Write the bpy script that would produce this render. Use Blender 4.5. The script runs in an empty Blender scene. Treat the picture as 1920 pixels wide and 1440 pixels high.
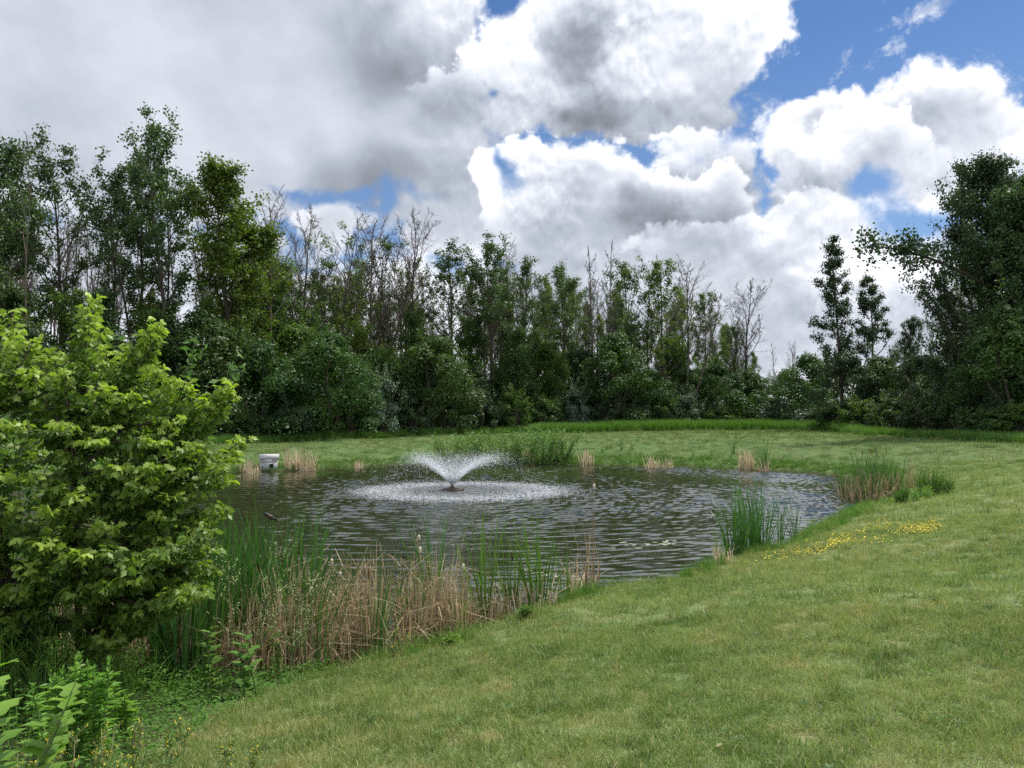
import bpy, math, random
import numpy as np
from mathutils import Vector, Matrix, noise as mnoise
PI = math.pi
R = math.radians
sc = bpy.context.scene
COL = sc.collection
HC = 3.0                      # eye height above the pond's surface
FPX = 1450.0                  # focal length in pixels of the 1920 px wide photograph
PITCH = math.atan(65 / FPX)   # the camera looks slightly up
RNG = np.random.default_rng(7)

# ------------------------------------------------------------------ camera
cam_d = bpy.data.cameras.new('camera')
cam = bpy.data.objects.new('camera', cam_d)
COL.objects.link(cam)
cam.location = (0, 0, HC)
cam.rotation_euler = (PI / 2 + PITCH, 0, 0)
cam_d.sensor_width = 36
cam_d.lens = 36 * FPX / 1920
cam_d.clip_start = 0.05
cam_d.clip_end = 6000
sc.camera = cam
vs = sc.view_settings
vs.view_transform = 'Standard'
vs.look = 'None'
vs.gamma = 1
vs.exposure = 0.5
sc.cycles.max_bounces = 6
sc.cycles.diffuse_bounces = 3
sc.cycles.glossy_bounces = 3
sc.cycles.transmission_bounces = 4
sc.cycles.transparent_max_bounces = 8
sc.cycles.sample_clamp_indirect = 6
sc.cycles.use_denoising = False


def ray(px, py):
    a, b = (px - 960) / FPX, (720 - py) / FPX
    c, s = math.cos(PITCH), math.sin(PITCH)
    return Vector((a, c - b * s, s + b * c))


def on_z(px, py, z=0.0):
    r = ray(px, py)
    t = (z - HC) / r.z
    return (r.x * t, r.y * t)


def xat(px, Y):
    return (px - 960) / FPX * Y


def zat(py, Y):
    r = ray(960, py)
    return HC + r.z / r.y * Y


# ------------------------------------------------------------------ node helper
class NT:
    def __init__(s, tree):
        s.t = tree; s.n = tree.nodes; s.l = tree.links
        s.n.clear()

    def node(s, typ, **kw):
        n = s.n.new(typ)
        for k, v in kw.items():
            setattr(n, k, v)
        return n

    def put(s, sock, v):
        if hasattr(v, 'is_output') or isinstance(v, bpy.types.NodeSocket):
            s.l.new(v, sock)
        elif v is not None:
            if isinstance(v, (tuple, list)) and len(v) == 3 and sock.type == 'RGBA':
                v = (*v, 1)
            sock.default_value = v

    def m(s, op, a, b=None, c=None, clamp=False):
        n = s.n.new('ShaderNodeMath'); n.operation = op; n.use_clamp = clamp
        for i, v in enumerate((a, b, c)):
            if v is not None: s.put(n.inputs[i], v)
        return n.outputs[0]

    def vm(s, op, a, b=None, sc_=None):
        n = s.n.new('ShaderNodeVectorMath'); n.operation = op
        s.put(n.inputs[0], a)
        if b is not None: s.put(n.inputs[1], b)
        if sc_ is not None: s.put(n.inputs[3], sc_)
        return n.outputs['Value'] if op in ('LENGTH', 'DOT_PRODUCT', 'DISTANCE') else n.outputs['Vector']

    def noise(s, vec, scale, detail=3, rough=0.5, dim='3D', typ='FBM', dist=0.0, lac=2.0, color=False):
        n = s.n.new('ShaderNodeTexNoise'); n.noise_dimensions = dim; n.noise_type = typ
        if vec is not None: s.put(n.inputs['Vector'], vec)
        n.inputs['Scale'].default_value = scale; n.inputs['Detail'].default_value = detail
        n.inputs['Roughness'].default_value = rough; n.inputs['Distortion'].default_value = dist
        n.inputs['Lacunarity'].default_value = lac
        return n.outputs['Color' if color else 'Fac']

    def mapr(s, v, a, b, c=0.0, d=1.0, smooth=False):
        n = s.n.new('ShaderNodeMapRange')
        n.interpolation_type = 'SMOOTHSTEP' if smooth else 'LINEAR'
        s.put(n.inputs[0], v)
        for i, x in zip((1, 2, 3, 4), (a, b, c, d)): s.put(n.inputs[i], x)
        return n.outputs[0]

    def mix(s, f, a, b, mode='MIX'):
        n = s.n.new('ShaderNodeMix'); n.data_type = 'RGBA'; n.blend_type = mode
        s.put(n.inputs[0], f); s.put(n.inputs[6], a); s.put(n.inputs[7], b)
        return n.outputs[2]

    def attr(s, name):
        n = s.n.new('ShaderNodeAttribute'); n.attribute_name = name
        return n.outputs['Fac']


def new_mat(name):
    m = bpy.data.materials.new(name); m.use_nodes = True
    return m, NT(m.node_tree)
# ------------------------------------------------------------------ sky and sun
SUN_EL, SUN_AZ = R(58), R(54)      # azimuth clockwise from the view direction (+Y)


def build_sky():
    w = bpy.data.worlds.new('World'); sc.world = w; w.use_nodes = True
    t = NT(w.node_tree)
    sky = t.node('ShaderNodeTexSky', sky_type='NISHITA', sun_disc=False)
    sky.sun_elevation = SUN_EL; sky.sun_rotation = SUN_AZ
    sky.air_density = 1.0; sky.dust_density = 0.3; sky.ozone_density = 2.0
    d = t.vm('NORMALIZE', t.node('ShaderNodeTexCoord').outputs['Generated'])
    sp = t.node('ShaderNodeSeparateXYZ'); t.put(sp.inputs[0], d)
    az = t.m('ARCTAN2', sp.outputs[0], sp.outputs[1]); el = t.m('ARCSINE', sp.outputs[2])
    cb = t.node('ShaderNodeCombineXYZ'); t.put(cb.inputs[0], az); t.put(cb.inputs[1], el)
    p0 = cb.outputs[0]

    def warp(p, scale, amp, detail, off):
        c = t.noise(t.vm('ADD', p, (off, off * .7, 0)), scale, detail, .6, '2D', color=True)
        return t.vm('ADD', p, t.vm('SCALE', t.vm('SUBTRACT', c, (.5, .5, .5)), None, amp))
    p = warp(p0, 6.0, .07, 1, 3.1)
    p = warp(p, 24.0, .022, 4, 7.7)
    q = warp(p0, 14.0, .022, 2, 5.2)

    def blob(px, py, rx, ry, rot=0, pp=None):
        r = ray(px, py).normalized()
        mp = t.node('ShaderNodeMapping', vector_type='TEXTURE')
        t.put(mp.inputs['Vector'], pp or p)
        mp.inputs['Location'].default_value = (math.atan2(r.x, r.y), math.asin(r.z), 0)
        mp.inputs['Rotation'].default_value = (0, 0, R(rot))
        mp.inputs['Scale'].default_value = (rx / FPX, ry / FPX, 1)
        return t.m('MULTIPLY_ADD', t.vm('LENGTH', mp.outputs[0]), -min(rx, ry) / FPX, min(rx, ry) / FPX)

    def union(bl, k=.02):
        o = blob(*bl[0])
        for b in bl[1:]:
            o = t.m('SMOOTH_MAX', o, blob(*b), k)
        return o
    # billowing detail, evaluated twice (once a little towards the sun) for relief
    def billow(pp):
        v = t.node('ShaderNodeTexVoronoi', voronoi_dimensions='2D', feature='SMOOTH_F1', normalize=True)
        v.inputs['Scale'].default_value = 15; v.inputs['Detail'].default_value = 5
        v.inputs['Roughness'].default_value = .55; v.inputs['Smoothness'].default_value = .6
        t.put(v.inputs['Vector'], pp)
        return t.m('SUBTRACT', 1.0, v.outputs['Distance'])
    b0 = billow(q)
    b1 = billow(t.vm('ADD', q, (.003, .010, 0)))
    fb = t.noise(p0, 9, 6, .52, '2D')
    fs = t.noise(t.vm('ADD', p0, (4.2, 1.1, 0)), 7.5, 3, .45, '2D')
    LAYERS = [  # blobs, azimuth-free base row (px) under which the rim fades, rim strength
        ([(250, 60, 640, 300, 0), (330, 250, 560, 130, 0), (770, 180, 150, 240, 0), (845, 350, 105, 130, 0)], None, 0),
        ([(1135, 105, 262, 118, 3), (1330, 110, 125, 80, 12), (1080, 205, 300, 60, 0), (1230, 180, 150, 60, 0)], 150, 1.0),
        ([(1030, 385, 110, 105, 0), (1190, 450, 240, 130, 0), (1110, 330, 90, 55, 0)], 400, 1.0),
        ([(1305, 330, 88, 72, 0), (1330, 400, 120, 70, 0)], 330, .8),
        ([(1545, 240, 95, 78, 0), (1560, 330, 140, 110, -10), (1500, 400, 120, 60, 0)], 330, 1.0),
        ([(1765, 225, 110, 80, -10), (1700, 290, 190, 110, 15), (1860, 270, 120, 60, 0)], 290, 1.0),
        ([(1440, 450, 210, 60, 0), (1560, 500, 260, 70, 0)], 480, .6),
        ([(640, 405, 80, 38, 0), (20, 470, 200, 90, 0), (300, 500, 250, 80, 0), (1180, 560, 400, 100, 0), (1500, 620, 500, 110, 0), (430, 530, 420, 90, 0), (900, 570, 300, 95, 0), (560, 640, 700, 90, 0),
          (960, 740, 1700, 90, 0)], 430, .7),
    ]
    nz = t.m('ADD', t.m('MULTIPLY', t.m('SUBTRACT', b0, .62), .085), t.m('MULTIPLY', t.m('SUBTRACT', fb, .5), .05))
    clouds = None; rims = None
    for bl, base, st_ in LAYERS:
        u_ = t.m('ADD', union(bl, .015), nz)
        clouds = u_ if clouds is None else t.m('MAXIMUM', clouds, u_)
        if st_:
            e0 = math.asin(ray(960, base + 60).normalized().z); e1 = math.asin(ray(960, base - 60).normalized().z)
            up_ = t.mapr(el, e0, e1, 0, 1, True)
            r1 = t.m('MULTIPLY', t.mapr(u_, -.001, .006, 0, 1, True), t.mapr(u_, .006, .050, 1, 0, True))
            sh_ = t.m('MULTIPLY', t.mapr(u_, -.045, -.002, 0, 1, True), t.mapr(u_, -.001, .003, 1, 0))
            rr_ = t.m('MULTIPLY', t.m('SUBTRACT', t.m('MULTIPLY', r1, .26 * st_), t.m('MULTIPLY', sh_, .12 * st_)), up_)
            rims = rr_ if rims is None else t.m('ADD', rims, rr_)
    holes = union([(955, 325, 7, 34, 30), (600, 362, 50, 5, 0), (733, 382, 8, 16, 10), (1385, 232, 50, 14, 30),
                   (700, 478, 80, 12, 0), (600, 500, 80, 9, 0), (1720, 405, 80, 22, -20), (1630, 352, 24, 14, 0), (940, 0, 40, 16, 0), (70, 405, 18, 5, 0),
                   (400, 440, 40, 8, 0)], .012)
    wisps = union([(1745, 40, 120, 22, 25), (1870, 120, 60, 20, -8), (1590, 90, 30, 10, 50), (1400, 200, 70, 12, 20), (1245, 385, 40, 10, 30)], .01)
    body = t.m('SMOOTH_MIN', clouds, t.m('MULTIPLY', t.m('ADD', holes, t.m('MULTIPLY', nz, -.45)), -1.0), .01)
    a1 = t.mapr(body, -.002, .014, 0, 1, True)
    st = t.noise(t.vm('MULTIPLY', p, (1.0, 1.7, 1)), 22, 6, .7, '2D')
    wz = t.m('ADD', wisps, t.m('MULTIPLY', t.m('SUBTRACT', st, .55), .1))
    a2 = t.mapr(wz, -.004, .03, 0, .75, True)
    # elsewhere in the sky: unseen scattered clouds, brightened to add ambient light
    far = t.noise(t.vm('MULTIPLY', d, (1, 1, 2.0)), 2.2, 6, .6)
    a3 = t.mapr(far, .40, .52, 0, 1, True)
    win = t.mapr(blob(960, 400, 1400, 820, 0, p0), -.05, .12, 0, 1, True)
    alpha = t.m('MAXIMUM', a1, a2)
    # grey, thick parts
    def greys(lst, soft, amp):
        g = union(lst, .015)
        g = t.m('ADD', g, t.m('MULTIPLY', t.m('SUBTRACT', fs, .5), amp))
        g = t.m('ADD', g, t.m('MULTIPLY', t.m('SUBTRACT', b0, .62), -amp * .35))
        return t.mapr(g, -soft, soft, 0, 1, True)
    g1 = greys([(150, 140, 640, 360, 0), (430, 290, 420, 90, 0), (800, 260, 130, 170, 0), (830, 400, 100, 80, 0), (1180, 430, 170, 110, 0),
                (1330, 370, 80, 60, 0), (1180, 210, 230, 55, 0), (1075, 100, 60, 60, 0), (1500, 640, 500, 90, 0),
                (1440, 490, 80, 34, 0), (1540, 205, 48, 26, 20), (1520, 350, 75, 55, 0), (1725, 265, 120, 42, 10), (1150, 500, 260, 90, 0), (300, 330, 330, 60, 0), (600, 200, 400, 150, 0),
                (1590, 255, 60, 24, 20), (1290, 130, 110, 50, 0), (1100, 440, 120, 60, 0), (1640, 330, 150, 50, 20), (1000, 470, 100, 70, 0), (1250, 480, 160, 90, 0), (1400, 560, 200, 50, 0)], .035, .09)
    g2 = greys([(720, 110, 120, 75, 0), (830, 190, 90, 60, 0), (1130, 212, 150, 30, 0), (1000, 55, 34, 26, 0), (1100, 110, 44, 40, 0), (1545, 215, 36, 18, 0),
                (1250, 390, 90, 50, 0), (1520, 370, 50, 28, 0), (760, 330, 120, 50, 0)], .03, .08)
    rel = t.m('MULTIPLY', t.m('SUBTRACT', b0, b1), 1.5)
    edge = t.mapr(body, .0, .035, .14, 0)      # thin rims glow
    big = t.noise(p0, 5.0, 3, .5, '2D')
    calm = t.mapr(az, -.18, .0, .25, 1.0, True)
    lum = t.m('SUBTRACT', .76, t.m('MULTIPLY', g1, .25))
    lum = t.m('SUBTRACT', lum, t.m('MULTIPLY', g2, .17))
    lum = t.m('ADD', lum, t.m('MULTIPLY', t.m('MULTIPLY', rel, calm), t.mapr(g1, 0, 1, 1.0, .35)))
    lum = t.m('ADD', lum, rims)
    lum = t.m('ADD', lum, t.m('MULTIPLY', t.mapr(az, -.12, -.40, 0, .035, True), t.mapr(g1, .3, 1)))
    lum = t.m('ADD', lum, t.m('MULTIPLY', t.m('SUBTRACT', big, .5), .30))
    lum = t.m('ADD', lum, t.m('MULTIPLY', t.m('MULTIPLY', t.m('SUBTRACT', fb, .5), calm), .10))
    lum = t.m('MINIMUM', t.m('MAXIMUM', lum, .20), .92)
    tint = t.mix(t.mapr(lum, .4, 1.0), (.84, .92, 1.07), (1.0, 1.0, 1.02))
    col = t.vm('SCALE', tint, None, lum)
    skyc = t.mix(1.0, sky.outputs[0], (.55, .76, 1.0), 'MULTIPLY')
    haze = t.mapr(el, .0, .45, .42, .0)

    def bg(c, st):
        b = t.node('ShaderNodeBackground'); t.put(b.inputs[0], c); b.inputs[1].default_value = st
        return b.outputs[0]

    def mixs(f, a, b):
        m0 = t.node('ShaderNodeMixShader'); t.put(m0.inputs[0], f)
        t.l.new(a, m0.inputs[1]); t.l.new(b, m0.inputs[2])
        return m0.outputs[0]
    clear = mixs(haze, bg(skyc, .075), bg((.60, .75, .95), .60))
    inside = mixs(alpha, clear, bg(col, 1.0))
    farl = t.mapr(far, .5, .72, 1.15, .62)
    outside = mixs(a3, clear, bg(t.vm('SCALE', (.95, .98, 1.05), None, farl), 1.0))
    mx = t.node('ShaderNodeMixShader'); t.put(mx.inputs[0], win)
    t.l.new(outside, mx.inputs[1]); t.l.new(inside, mx.inputs[2])
    out = t.node('ShaderNodeOutputWorld'); t.l.new(mx.outputs[0], out.inputs[0])
    w.cycles.sampling_method = 'MANUAL'; w.cycles.sample_map_resolution = 512
    sd = bpy.data.lights.new('sun', 'SUN'); so = bpy.data.objects.new('sun', sd); COL.objects.link(so)
    sd.energy = 4.2; sd.angle = R(3.0); sd.color = (1.0, .95, .86)
    v = Vector((math.sin(SUN_AZ) * math.cos(SUN_EL), math.cos(SUN_AZ) * math.cos(SUN_EL), math.sin(SUN_EL)))
    so.rotation_euler = v.to_track_quat('Z', 'Y').to_euler()
    so.location = v * 200


build_sky()
# ------------------------------------------------------------------ mesh building (everything in numpy)
class MB:
    """collects pieces; build() links them as ONE mesh object with point attributes tint and h"""
    def __init__(s):
        s.v = []; s.f = []; s.t = []; s.h = []; s.n = 0

    def add(s, v, f, tint=0.5, h=0.5):
        v = np.asarray(v, np.float32).reshape(-1, 3)
        f = np.asarray(f, np.int32)
        s.v.append(v); s.f.append(f + s.n)
        s.t.append(np.broadcast_to(np.asarray(tint, np.float32), (len(v),)))
        s.h.append(np.broadcast_to(np.asarray(h, np.float32), (len(v),)))
        s.n += len(v)

    def mesh(s, name, mats, smooth=False):
        me = bpy.data.meshes.new(name)
        V = np.concatenate(s.v)
        me.vertices.add(len(V)); me.vertices.foreach_set('co', V.ravel())
        li = np.concatenate([f.ravel() for f in s.f])
        tot = np.concatenate([np.full(len(f), f.shape[1], np.int32) for f in s.f])
        st = np.concatenate([[0], np.cumsum(tot)[:-1]]).astype(np.int32)
        me.loops.add(len(li)); me.loops.foreach_set('vertex_index', li)
        me.polygons.add(len(tot)); me.polygons.foreach_set('loop_start', st); me.polygons.foreach_set('loop_total', tot)
        if smooth: me.polygons.foreach_set('use_smooth', np.ones(len(tot), bool))
        for nm, arr in (('tint', s.t), ('h', s.h)):
            a = me.attributes.new(nm, 'FLOAT', 'POINT'); a.data.foreach_set('value', np.concatenate(arr))
        me.update(calc_edges=True)
        for m in (mats if isinstance(mats, (list, tuple)) else [mats]): me.materials.append(m)
        return me

    def build(s, name, mats, parent=None, smooth=False, loc=None):
        return link(name, s.mesh(name, mats, smooth), parent, loc)


def link(name, data, parent=None, loc=None, rz=0.0, scale=None):
    o = bpy.data.objects.new(name, data); COL.objects.link(o)
    if parent is not None: o.parent = parent
    if loc is not None: o.location = loc
    if rz: o.rotation_euler = (0, 0, rz)
    if scale is not None: o.scale = scale if hasattr(scale, '__len__') else (scale,) * 3
    return o


def tag(o, label=None, cat=None, group=None, kind=None):
    if label: o['label'] = label
    if cat: o['category'] = cat
    if group: o['group'] = group
    if kind: o['kind'] = kind
    return o


def tube(mb, pts, rad, n=5, tint=.5, cap=False):
    P = np.asarray(pts, float); m = len(P)
    rad = np.broadcast_to(np.asarray(rad, float), (m,))
    T = np.gradient(P, axis=0); T /= np.linalg.norm(T, axis=1)[:, None] + 1e-9
    ref = np.array([1., 0, 0]) if abs(T[0][0]) < .8 else np.array([0, 1., 0])
    A = np.cross(T, ref); A /= np.linalg.norm(A, axis=1)[:, None] + 1e-9
    B = np.cross(T, A)
    an = np.arange(n) * 2 * PI / n
    V = P[:, None] + rad[:, None, None] * (np.cos(an)[None, :, None] * A[:, None] + np.sin(an)[None, :, None] * B[:, None])
    i = np.arange(m - 1)[:, None] * n; j = np.arange(n)[None]; k = (j + 1) % n
    F = np.stack([i + j, i + k, i + n + k, i + n + j], -1).reshape(-1, 4)
    h = np.repeat(np.linspace(0, 1, m), n)
    mb.add(V.reshape(-1, 3), F, tint, h)
    if cap:
        mb.add(V[-1], [list(range(n))], tint, 1); mb.add(V[0], [list(range(n))[::-1]], tint, 0)


def basis(nrm, rng):
    """for unit vectors (N,3): two random perpendicular unit vectors each"""
    r = rng.normal(size=nrm.shape)
    a = np.cross(nrm, r); a /= np.linalg.norm(a, axis=1)[:, None] + 1e-9
    return a, np.cross(nrm, a)


def unit(v):
    return v / (np.linalg.norm(v, axis=-1, keepdims=True) + 1e-9)


LEAF4 = (np.array([[0, 0, 0], [.42, .45, .05], [0, 1, 0], [-.42, .45, .05]]), [[0, 1, 2, 3]])
_r = np.array([[0, 0, 0], [0, .4, -.02], [0, .75, -.06], [0, 1, -.16],
               [.30, .18, .05], [.20, .40, .04], [.33, .56, .02], [.11, .78, -.03],
               [-.30, .18, .05], [-.20, .40, .04], [-.33, .56, .02], [-.11, .78, -.03]])
LEAFM = (_r, [[0, 4, 5, 1], [1, 5, 6, 2], [2, 6, 7, 3], [0, 1, 9, 8], [1, 2, 10, 9], [2, 3, 11, 10]])
LEAFO = (np.array([[0, 0, 0], [0, .5, -.03], [0, 1, -.12], [.2, .25, .04], [.24, .55, .03], [.1, .85, -.04], [-.2, .25, .04], [-.24, .55, .03], [-.1, .85, -.04]]),
         [[0, 3, 4, 1], [1, 4, 5, 2], [0, 1, 7, 6], [1, 2, 8, 7]])


def leaves(mb, C, D, Nn, size, tmpl, tint, wid=1.0, h=.5):
    """one leaf per row of C: D = direction it points, Nn = its normal"""
    V, F = tmpl
    D = unit(D); X = unit(np.cross(D, Nn)); Z = np.cross(X, D)
    size = np.broadcast_to(np.asarray(size, float), (len(C),))
    P = C[:, None] + size[:, None, None] * (V[None, :, 0:1] * wid * X[:, None] + V[None, :, 1:2] * D[:, None] + V[None, :, 2:3] * Z[:, None])
    n, k = len(C), len(V)
    FF = (np.asarray(F)[None] + (np.arange(n) * k)[:, None, None]).reshape(-1, len(F[0]))
    tint = np.broadcast_to(np.asarray(tint, float), (n,)); h = np.broadcast_to(np.asarray(h, float), (n,))
    mb.add(P.reshape(-1, 3), FF, np.repeat(tint, k), np.repeat(h, k))


def blades(mb, base, az, lean, bend, H, W, seg=4, tint=None, rng=None, kink=None):
    """long ribbons: base (N,3), az direction of lean, lean = start angle from vertical, bend = extra angle to the tip"""
    n = len(base); base = np.asarray(base, float)
    b = lambda a: np.broadcast_to(np.asarray(a, float), (n,))
    az, lean, bend, H, W = b(az), b(lean), b(bend), b(H), b(W)
    P = np.zeros((n, seg + 1, 3)); P[:, 0] = base
    dxy = np.stack([np.cos(az), np.sin(az)], 1)
    ang = lean.copy()
    for s in range(seg):
        a = lean + bend * ((s + .5) / seg) ** 2
        if kink is not None:
            a = a + np.where((s + 1) / (seg + 1) > kink[0], kink[1], 0)
        P[:, s + 1, :2] = P[:, s, :2] + (np.sin(a) * H / seg)[:, None] * dxy
        P[:, s + 1, 2] = P[:, s, 2] + np.cos(a) * H / seg
    tw = (rng.uniform(0, 2 * PI, n) if rng is not None else az + PI / 2)
    side = np.stack([np.cos(tw), np.sin(tw), np.zeros(n)], 1)
    wf = np.linspace(1, .12, seg + 1) ** .6
    off = side[:, None] * (W[:, None] * wf[None])[..., None] * .5
    V = np.stack([P - off, P + off], 2).reshape(-1, 3)
    i = (np.arange(n) * (seg + 1) * 2)[:, None] + np.arange(seg)[None] * 2
    F = np.stack([i, i + 1, i + 3, i + 2], -1).reshape(-1, 4)
    tint = b(tint if tint is not None else .5)
    mb.add(V, F, np.repeat(tint, (seg + 1) * 2), np.tile(np.repeat(np.linspace(0, 1, seg + 1), 2), n))


# ------------------------------------------------------------------ materials
def leaf_mat(name, ca, cb, trans=.35, rough=.55, spec=.25, obj=.12, hue=.5, tip=None, tcol=(1.25, 1.45, .55)):
    m, t = new_mat(name)
    tint = t.attr('tint')
    oi = t.node('ShaderNodeObjectInfo').outputs['Random']
    c = t.mix(tint, ca, cb)
    if tip: c = t.mix(t.attr('h'), c, tip)
    hs = t.node('ShaderNodeHueSaturation')
    t.put(hs.inputs['Color'], c)
    t.put(hs.inputs['Value'], t.mapr(oi, 0, 1, 1 - obj, 1 + obj)); t.put(hs.inputs['Hue'], t.mapr(t.m('FRACT', t.m('MULTIPLY', oi, 7.3)), 0, 1, hue - .012, hue + .012))
    c = hs.outputs[0]
    p = t.node('ShaderNodeBsdfPrincipled')
    t.put(p.inputs['Base Color'], c); p.inputs['Roughness'].default_value = rough
    p.inputs['Specular IOR Level'].default_value = spec
    tr = t.node('ShaderNodeBsdfTranslucent')
    t.put(tr.inputs[0], t.mix(1.0, c, tcol, 'MULTIPLY'))
    mx = t.node('ShaderNodeMixShader'); mx.inputs[0].default_value = trans
    t.l.new(p.outputs[0], mx.inputs[1]); t.l.new(tr.outputs[0], mx.inputs[2])
    o = t.node('ShaderNodeOutputMaterial'); t.l.new(mx.outputs[0], o.inputs[0])
    return m


def plain_mat(name, ca, cb, scale=6, rough=.8, spec=.3, bump=.0, stretch=(1, 1, 1), coord='Object'):
    m, t = new_mat(name)
    v = t.vm('MULTIPLY', t.node('ShaderNodeTexCoord').outputs[coord], stretch)
    n = t.noise(v, scale, 5, .65)
    c = t.mix(t.mapr(n, .3, .7), ca, cb)
    p = t.node('ShaderNodeBsdfPrincipled'); t.put(p.inputs['Base Color'], c)
    p.inputs['Roughness'].default_value = rough; p.inputs['Specular IOR Level'].default_value = spec
    if bump:
        b = t.node('ShaderNodeBump'); b.inputs['Distance'].default_value = bump; t.put(b.inputs['Height'], n)
        t.l.new(b.outputs[0], p.inputs['Normal'])
    o = t.node('ShaderNodeOutputMaterial'); t.l.new(p.outputs[0], o.inputs[0])
    return m


BARK = plain_mat('bark', (.035, .028, .022), (.11, .09, .075), 14, .9, .2, .01, (1, 1, .2))
BARK_PALE = plain_mat('pale_dead_bark', (.065, .052, .042), (.15, .125, .10), 10, .9, .2, .01, (1, 1, .2))
M_OAK = leaf_mat('oak_leaves', (.034, .070, .024), (.085, .130, .046), .3, .5)
M_MAPLE = leaf_mat('maple_leaves', (.055, .100, .016), (.130, .175, .032), .38, .5)
M_BUSH = leaf_mat('thicket_leaves', (.028, .068, .018), (.068, .120, .030), .33, .5)
M_BUSHY = leaf_mat('bright_thicket_leaves', (.045, .092, .018), (.095, .155, .030), .38, .5)
M_SILVER = leaf_mat('silvery_leaves', (.065, .105, .065), (.13, .185, .12), .2, .4)
M_DARK = leaf_mat('dark_tree_leaves', (.021, .046, .019), (.052, .086, .034), .25, .48)
M_ELDER = leaf_mat('young_maple_leaves', (.072, .128, .022), (.150, .210, .036), .40, .45, .3, .02, .5, (.34, .42, .07))
M_ELDERD = leaf_mat('dark_herb_leaves', (.045, .105, .018), (.100, .185, .032), .38, .55, .2)  # one darker green for herbs, weeds and a sapling
M_HERB = leaf_mat('bright_herb_leaves', (.080, .18, .022), (.17, .31, .045), .4, .45, .35)
M_WILLOW = leaf_mat('narrow_leaves', (.08, .155, .04), (.16, .25, .075), .35, .5)
M_REED = leaf_mat('green_reed_blades', (.028, .092, .024), (.075, .165, .040), .32, .45, .3)
M_REEDD = leaf_mat('dark_reed_blades', (.030, .075, .022), (.075, .135, .040), .3, .5, .25)
M_REEDM = leaf_mat('mid_reed_blades', (.045, .125, .024), (.10, .20, .038), .35, .45, .3)
M_REEDP = leaf_mat('light_reed_blades', (.060, .13, .022), (.13, .22, .040), .35, .45, .35)
M_DEAD = leaf_mat('dead_reed_blades', (.16, .12, .070), (.50, .41, .26), .3, .8, .15, .05, tcol=(1.1, 1.0, .9))
M_DEADW = leaf_mat('bleached_reed_blades', (.38, .29, .19), (.70, .58, .43), .3, .8, .15, .05, tcol=(1.05, 1.0, .9))
M_HEAD = plain_mat('brown_seed_head', (.030, .014, .008), (.07, .035, .02), 60, .95, .1)
M_FLUFF = plain_mat('pale_seed_fluff', (.45, .38, .28), (.7, .62, .5), 60, .95, .1)
M_STEM = leaf_mat('green_stem', (.06, .10, .03), (.12, .17, .06), .1, .6)
M_STRAW = leaf_mat('straw_stem', (.24, .22, .10), (.42, .38, .20), .1, .7)
M_YEL = plain_mat('yellow_petals', (.62, .46, .01), (.80, .66, .03), 30, .6, .3)
M_WHITE = plain_mat('white_petals', (.65, .65, .6), (.8, .8, .78), 30, .7, .3)
# ------------------------------------------------------------------ pond outline and terrain
_sh = [(300, 1290), (480, 1290), (620, 1262), (735, 1228), (870, 1186), (1000, 1148), (1140, 1114), (1240, 1100), (1322, 1080), (1345, 1056),
       (1420, 1036), (1500, 1006), (1560, 984), (1600, 960), (1655, 944), (1668, 930), (1625, 914), (1590, 900), (1545, 891), (1480, 886), (1400, 882), (1300, 878),
       (1150, 874), (1000, 870), (850, 868), (750, 871), (640, 878), (560, 883), (440, 886), (330, 890), (230, 905), (140, 940), (90, 1000), (80, 1100), (140, 1230)]
_pts = np.array([on_z(*p) for p in _sh])


def catmull(P, k=4):
    n = len(P); out = []
    for i in range(n):
        a, b, c, d = P[i - 1], P[i], P[(i + 1) % n], P[(i + 2) % n]
        for j in range(k):
            t = j / k
            out.append(.5 * ((2 * b) + (-a + c) * t + (2 * a - 5 * b + 4 * c - d) * t * t + (-a + 3 * b - 3 * c + d) * t ** 3))
    return np.array(out)


SHORE = catmull(_pts, 4)


def poly_sdf(X, Y, poly):
    """signed distance to a closed polygon, negative inside"""
    X = np.asarray(X, float).ravel(); Y = np.asarray(Y, float).ravel()
    d = np.full(X.shape, 1e18); ins = np.zeros(X.shape, bool)
    n = len(poly)
    for i in range(n):
        ax, ay = poly[i]; bx, by = poly[(i + 1) % n]
        ex, ey = bx - ax, by - ay
        t = np.clip(((X - ax) * ex + (Y - ay) * ey) / (ex * ex + ey * ey + 1e-12), 0, 1)
        d = np.minimum(d, (X - ax - t * ex) ** 2 + (Y - ay - t * ey) ** 2)
        c = (ay > Y) != (by > Y)
        xx = ax + (Y - ay) * ex / (ey if abs(ey) > 1e-12 else 1e-12)
        ins ^= c & (X < xx)
    d = np.sqrt(d)
    return np.where(ins, -d, d)


def wob(X, Y):
    return (.10 * np.sin(X * 1.9 + 1.3 * np.sin(Y * .9)) + .08 * np.sin(Y * 2.3 + X * .7 + 2) + .05 * np.sin(X * 5.1 - Y * 3.7)
            + .12 * np.sin(X * .55 + Y * .35 + 1))


def shore_d(X, Y):
    X = np.asarray(X, float); Y = np.asarray(Y, float)
    return (poly_sdf(X, Y, SHORE) + wob(X.ravel(), Y.ravel())).reshape(X.shape)


_we = [(-400, 46), (-200, 48), (0, 52), (300, 59), (450, 63), (700, 72), (900, 78), (1200, 86), (1320, 89), (1450, 90), (1540, 84), (1620, 70),
       (1750, 61), (1850, 56), (1950, 53), (2200, 47), (2600, 40)]
_wa = np.array([(p - 960) / FPX for p, y in _we]); _wy = np.array([y for p, y in _we], float)


def wood_y(X, Y):
    return np.interp(np.asarray(X) / np.maximum(np.asarray(Y), 1.0), _wa, _wy)


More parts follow.
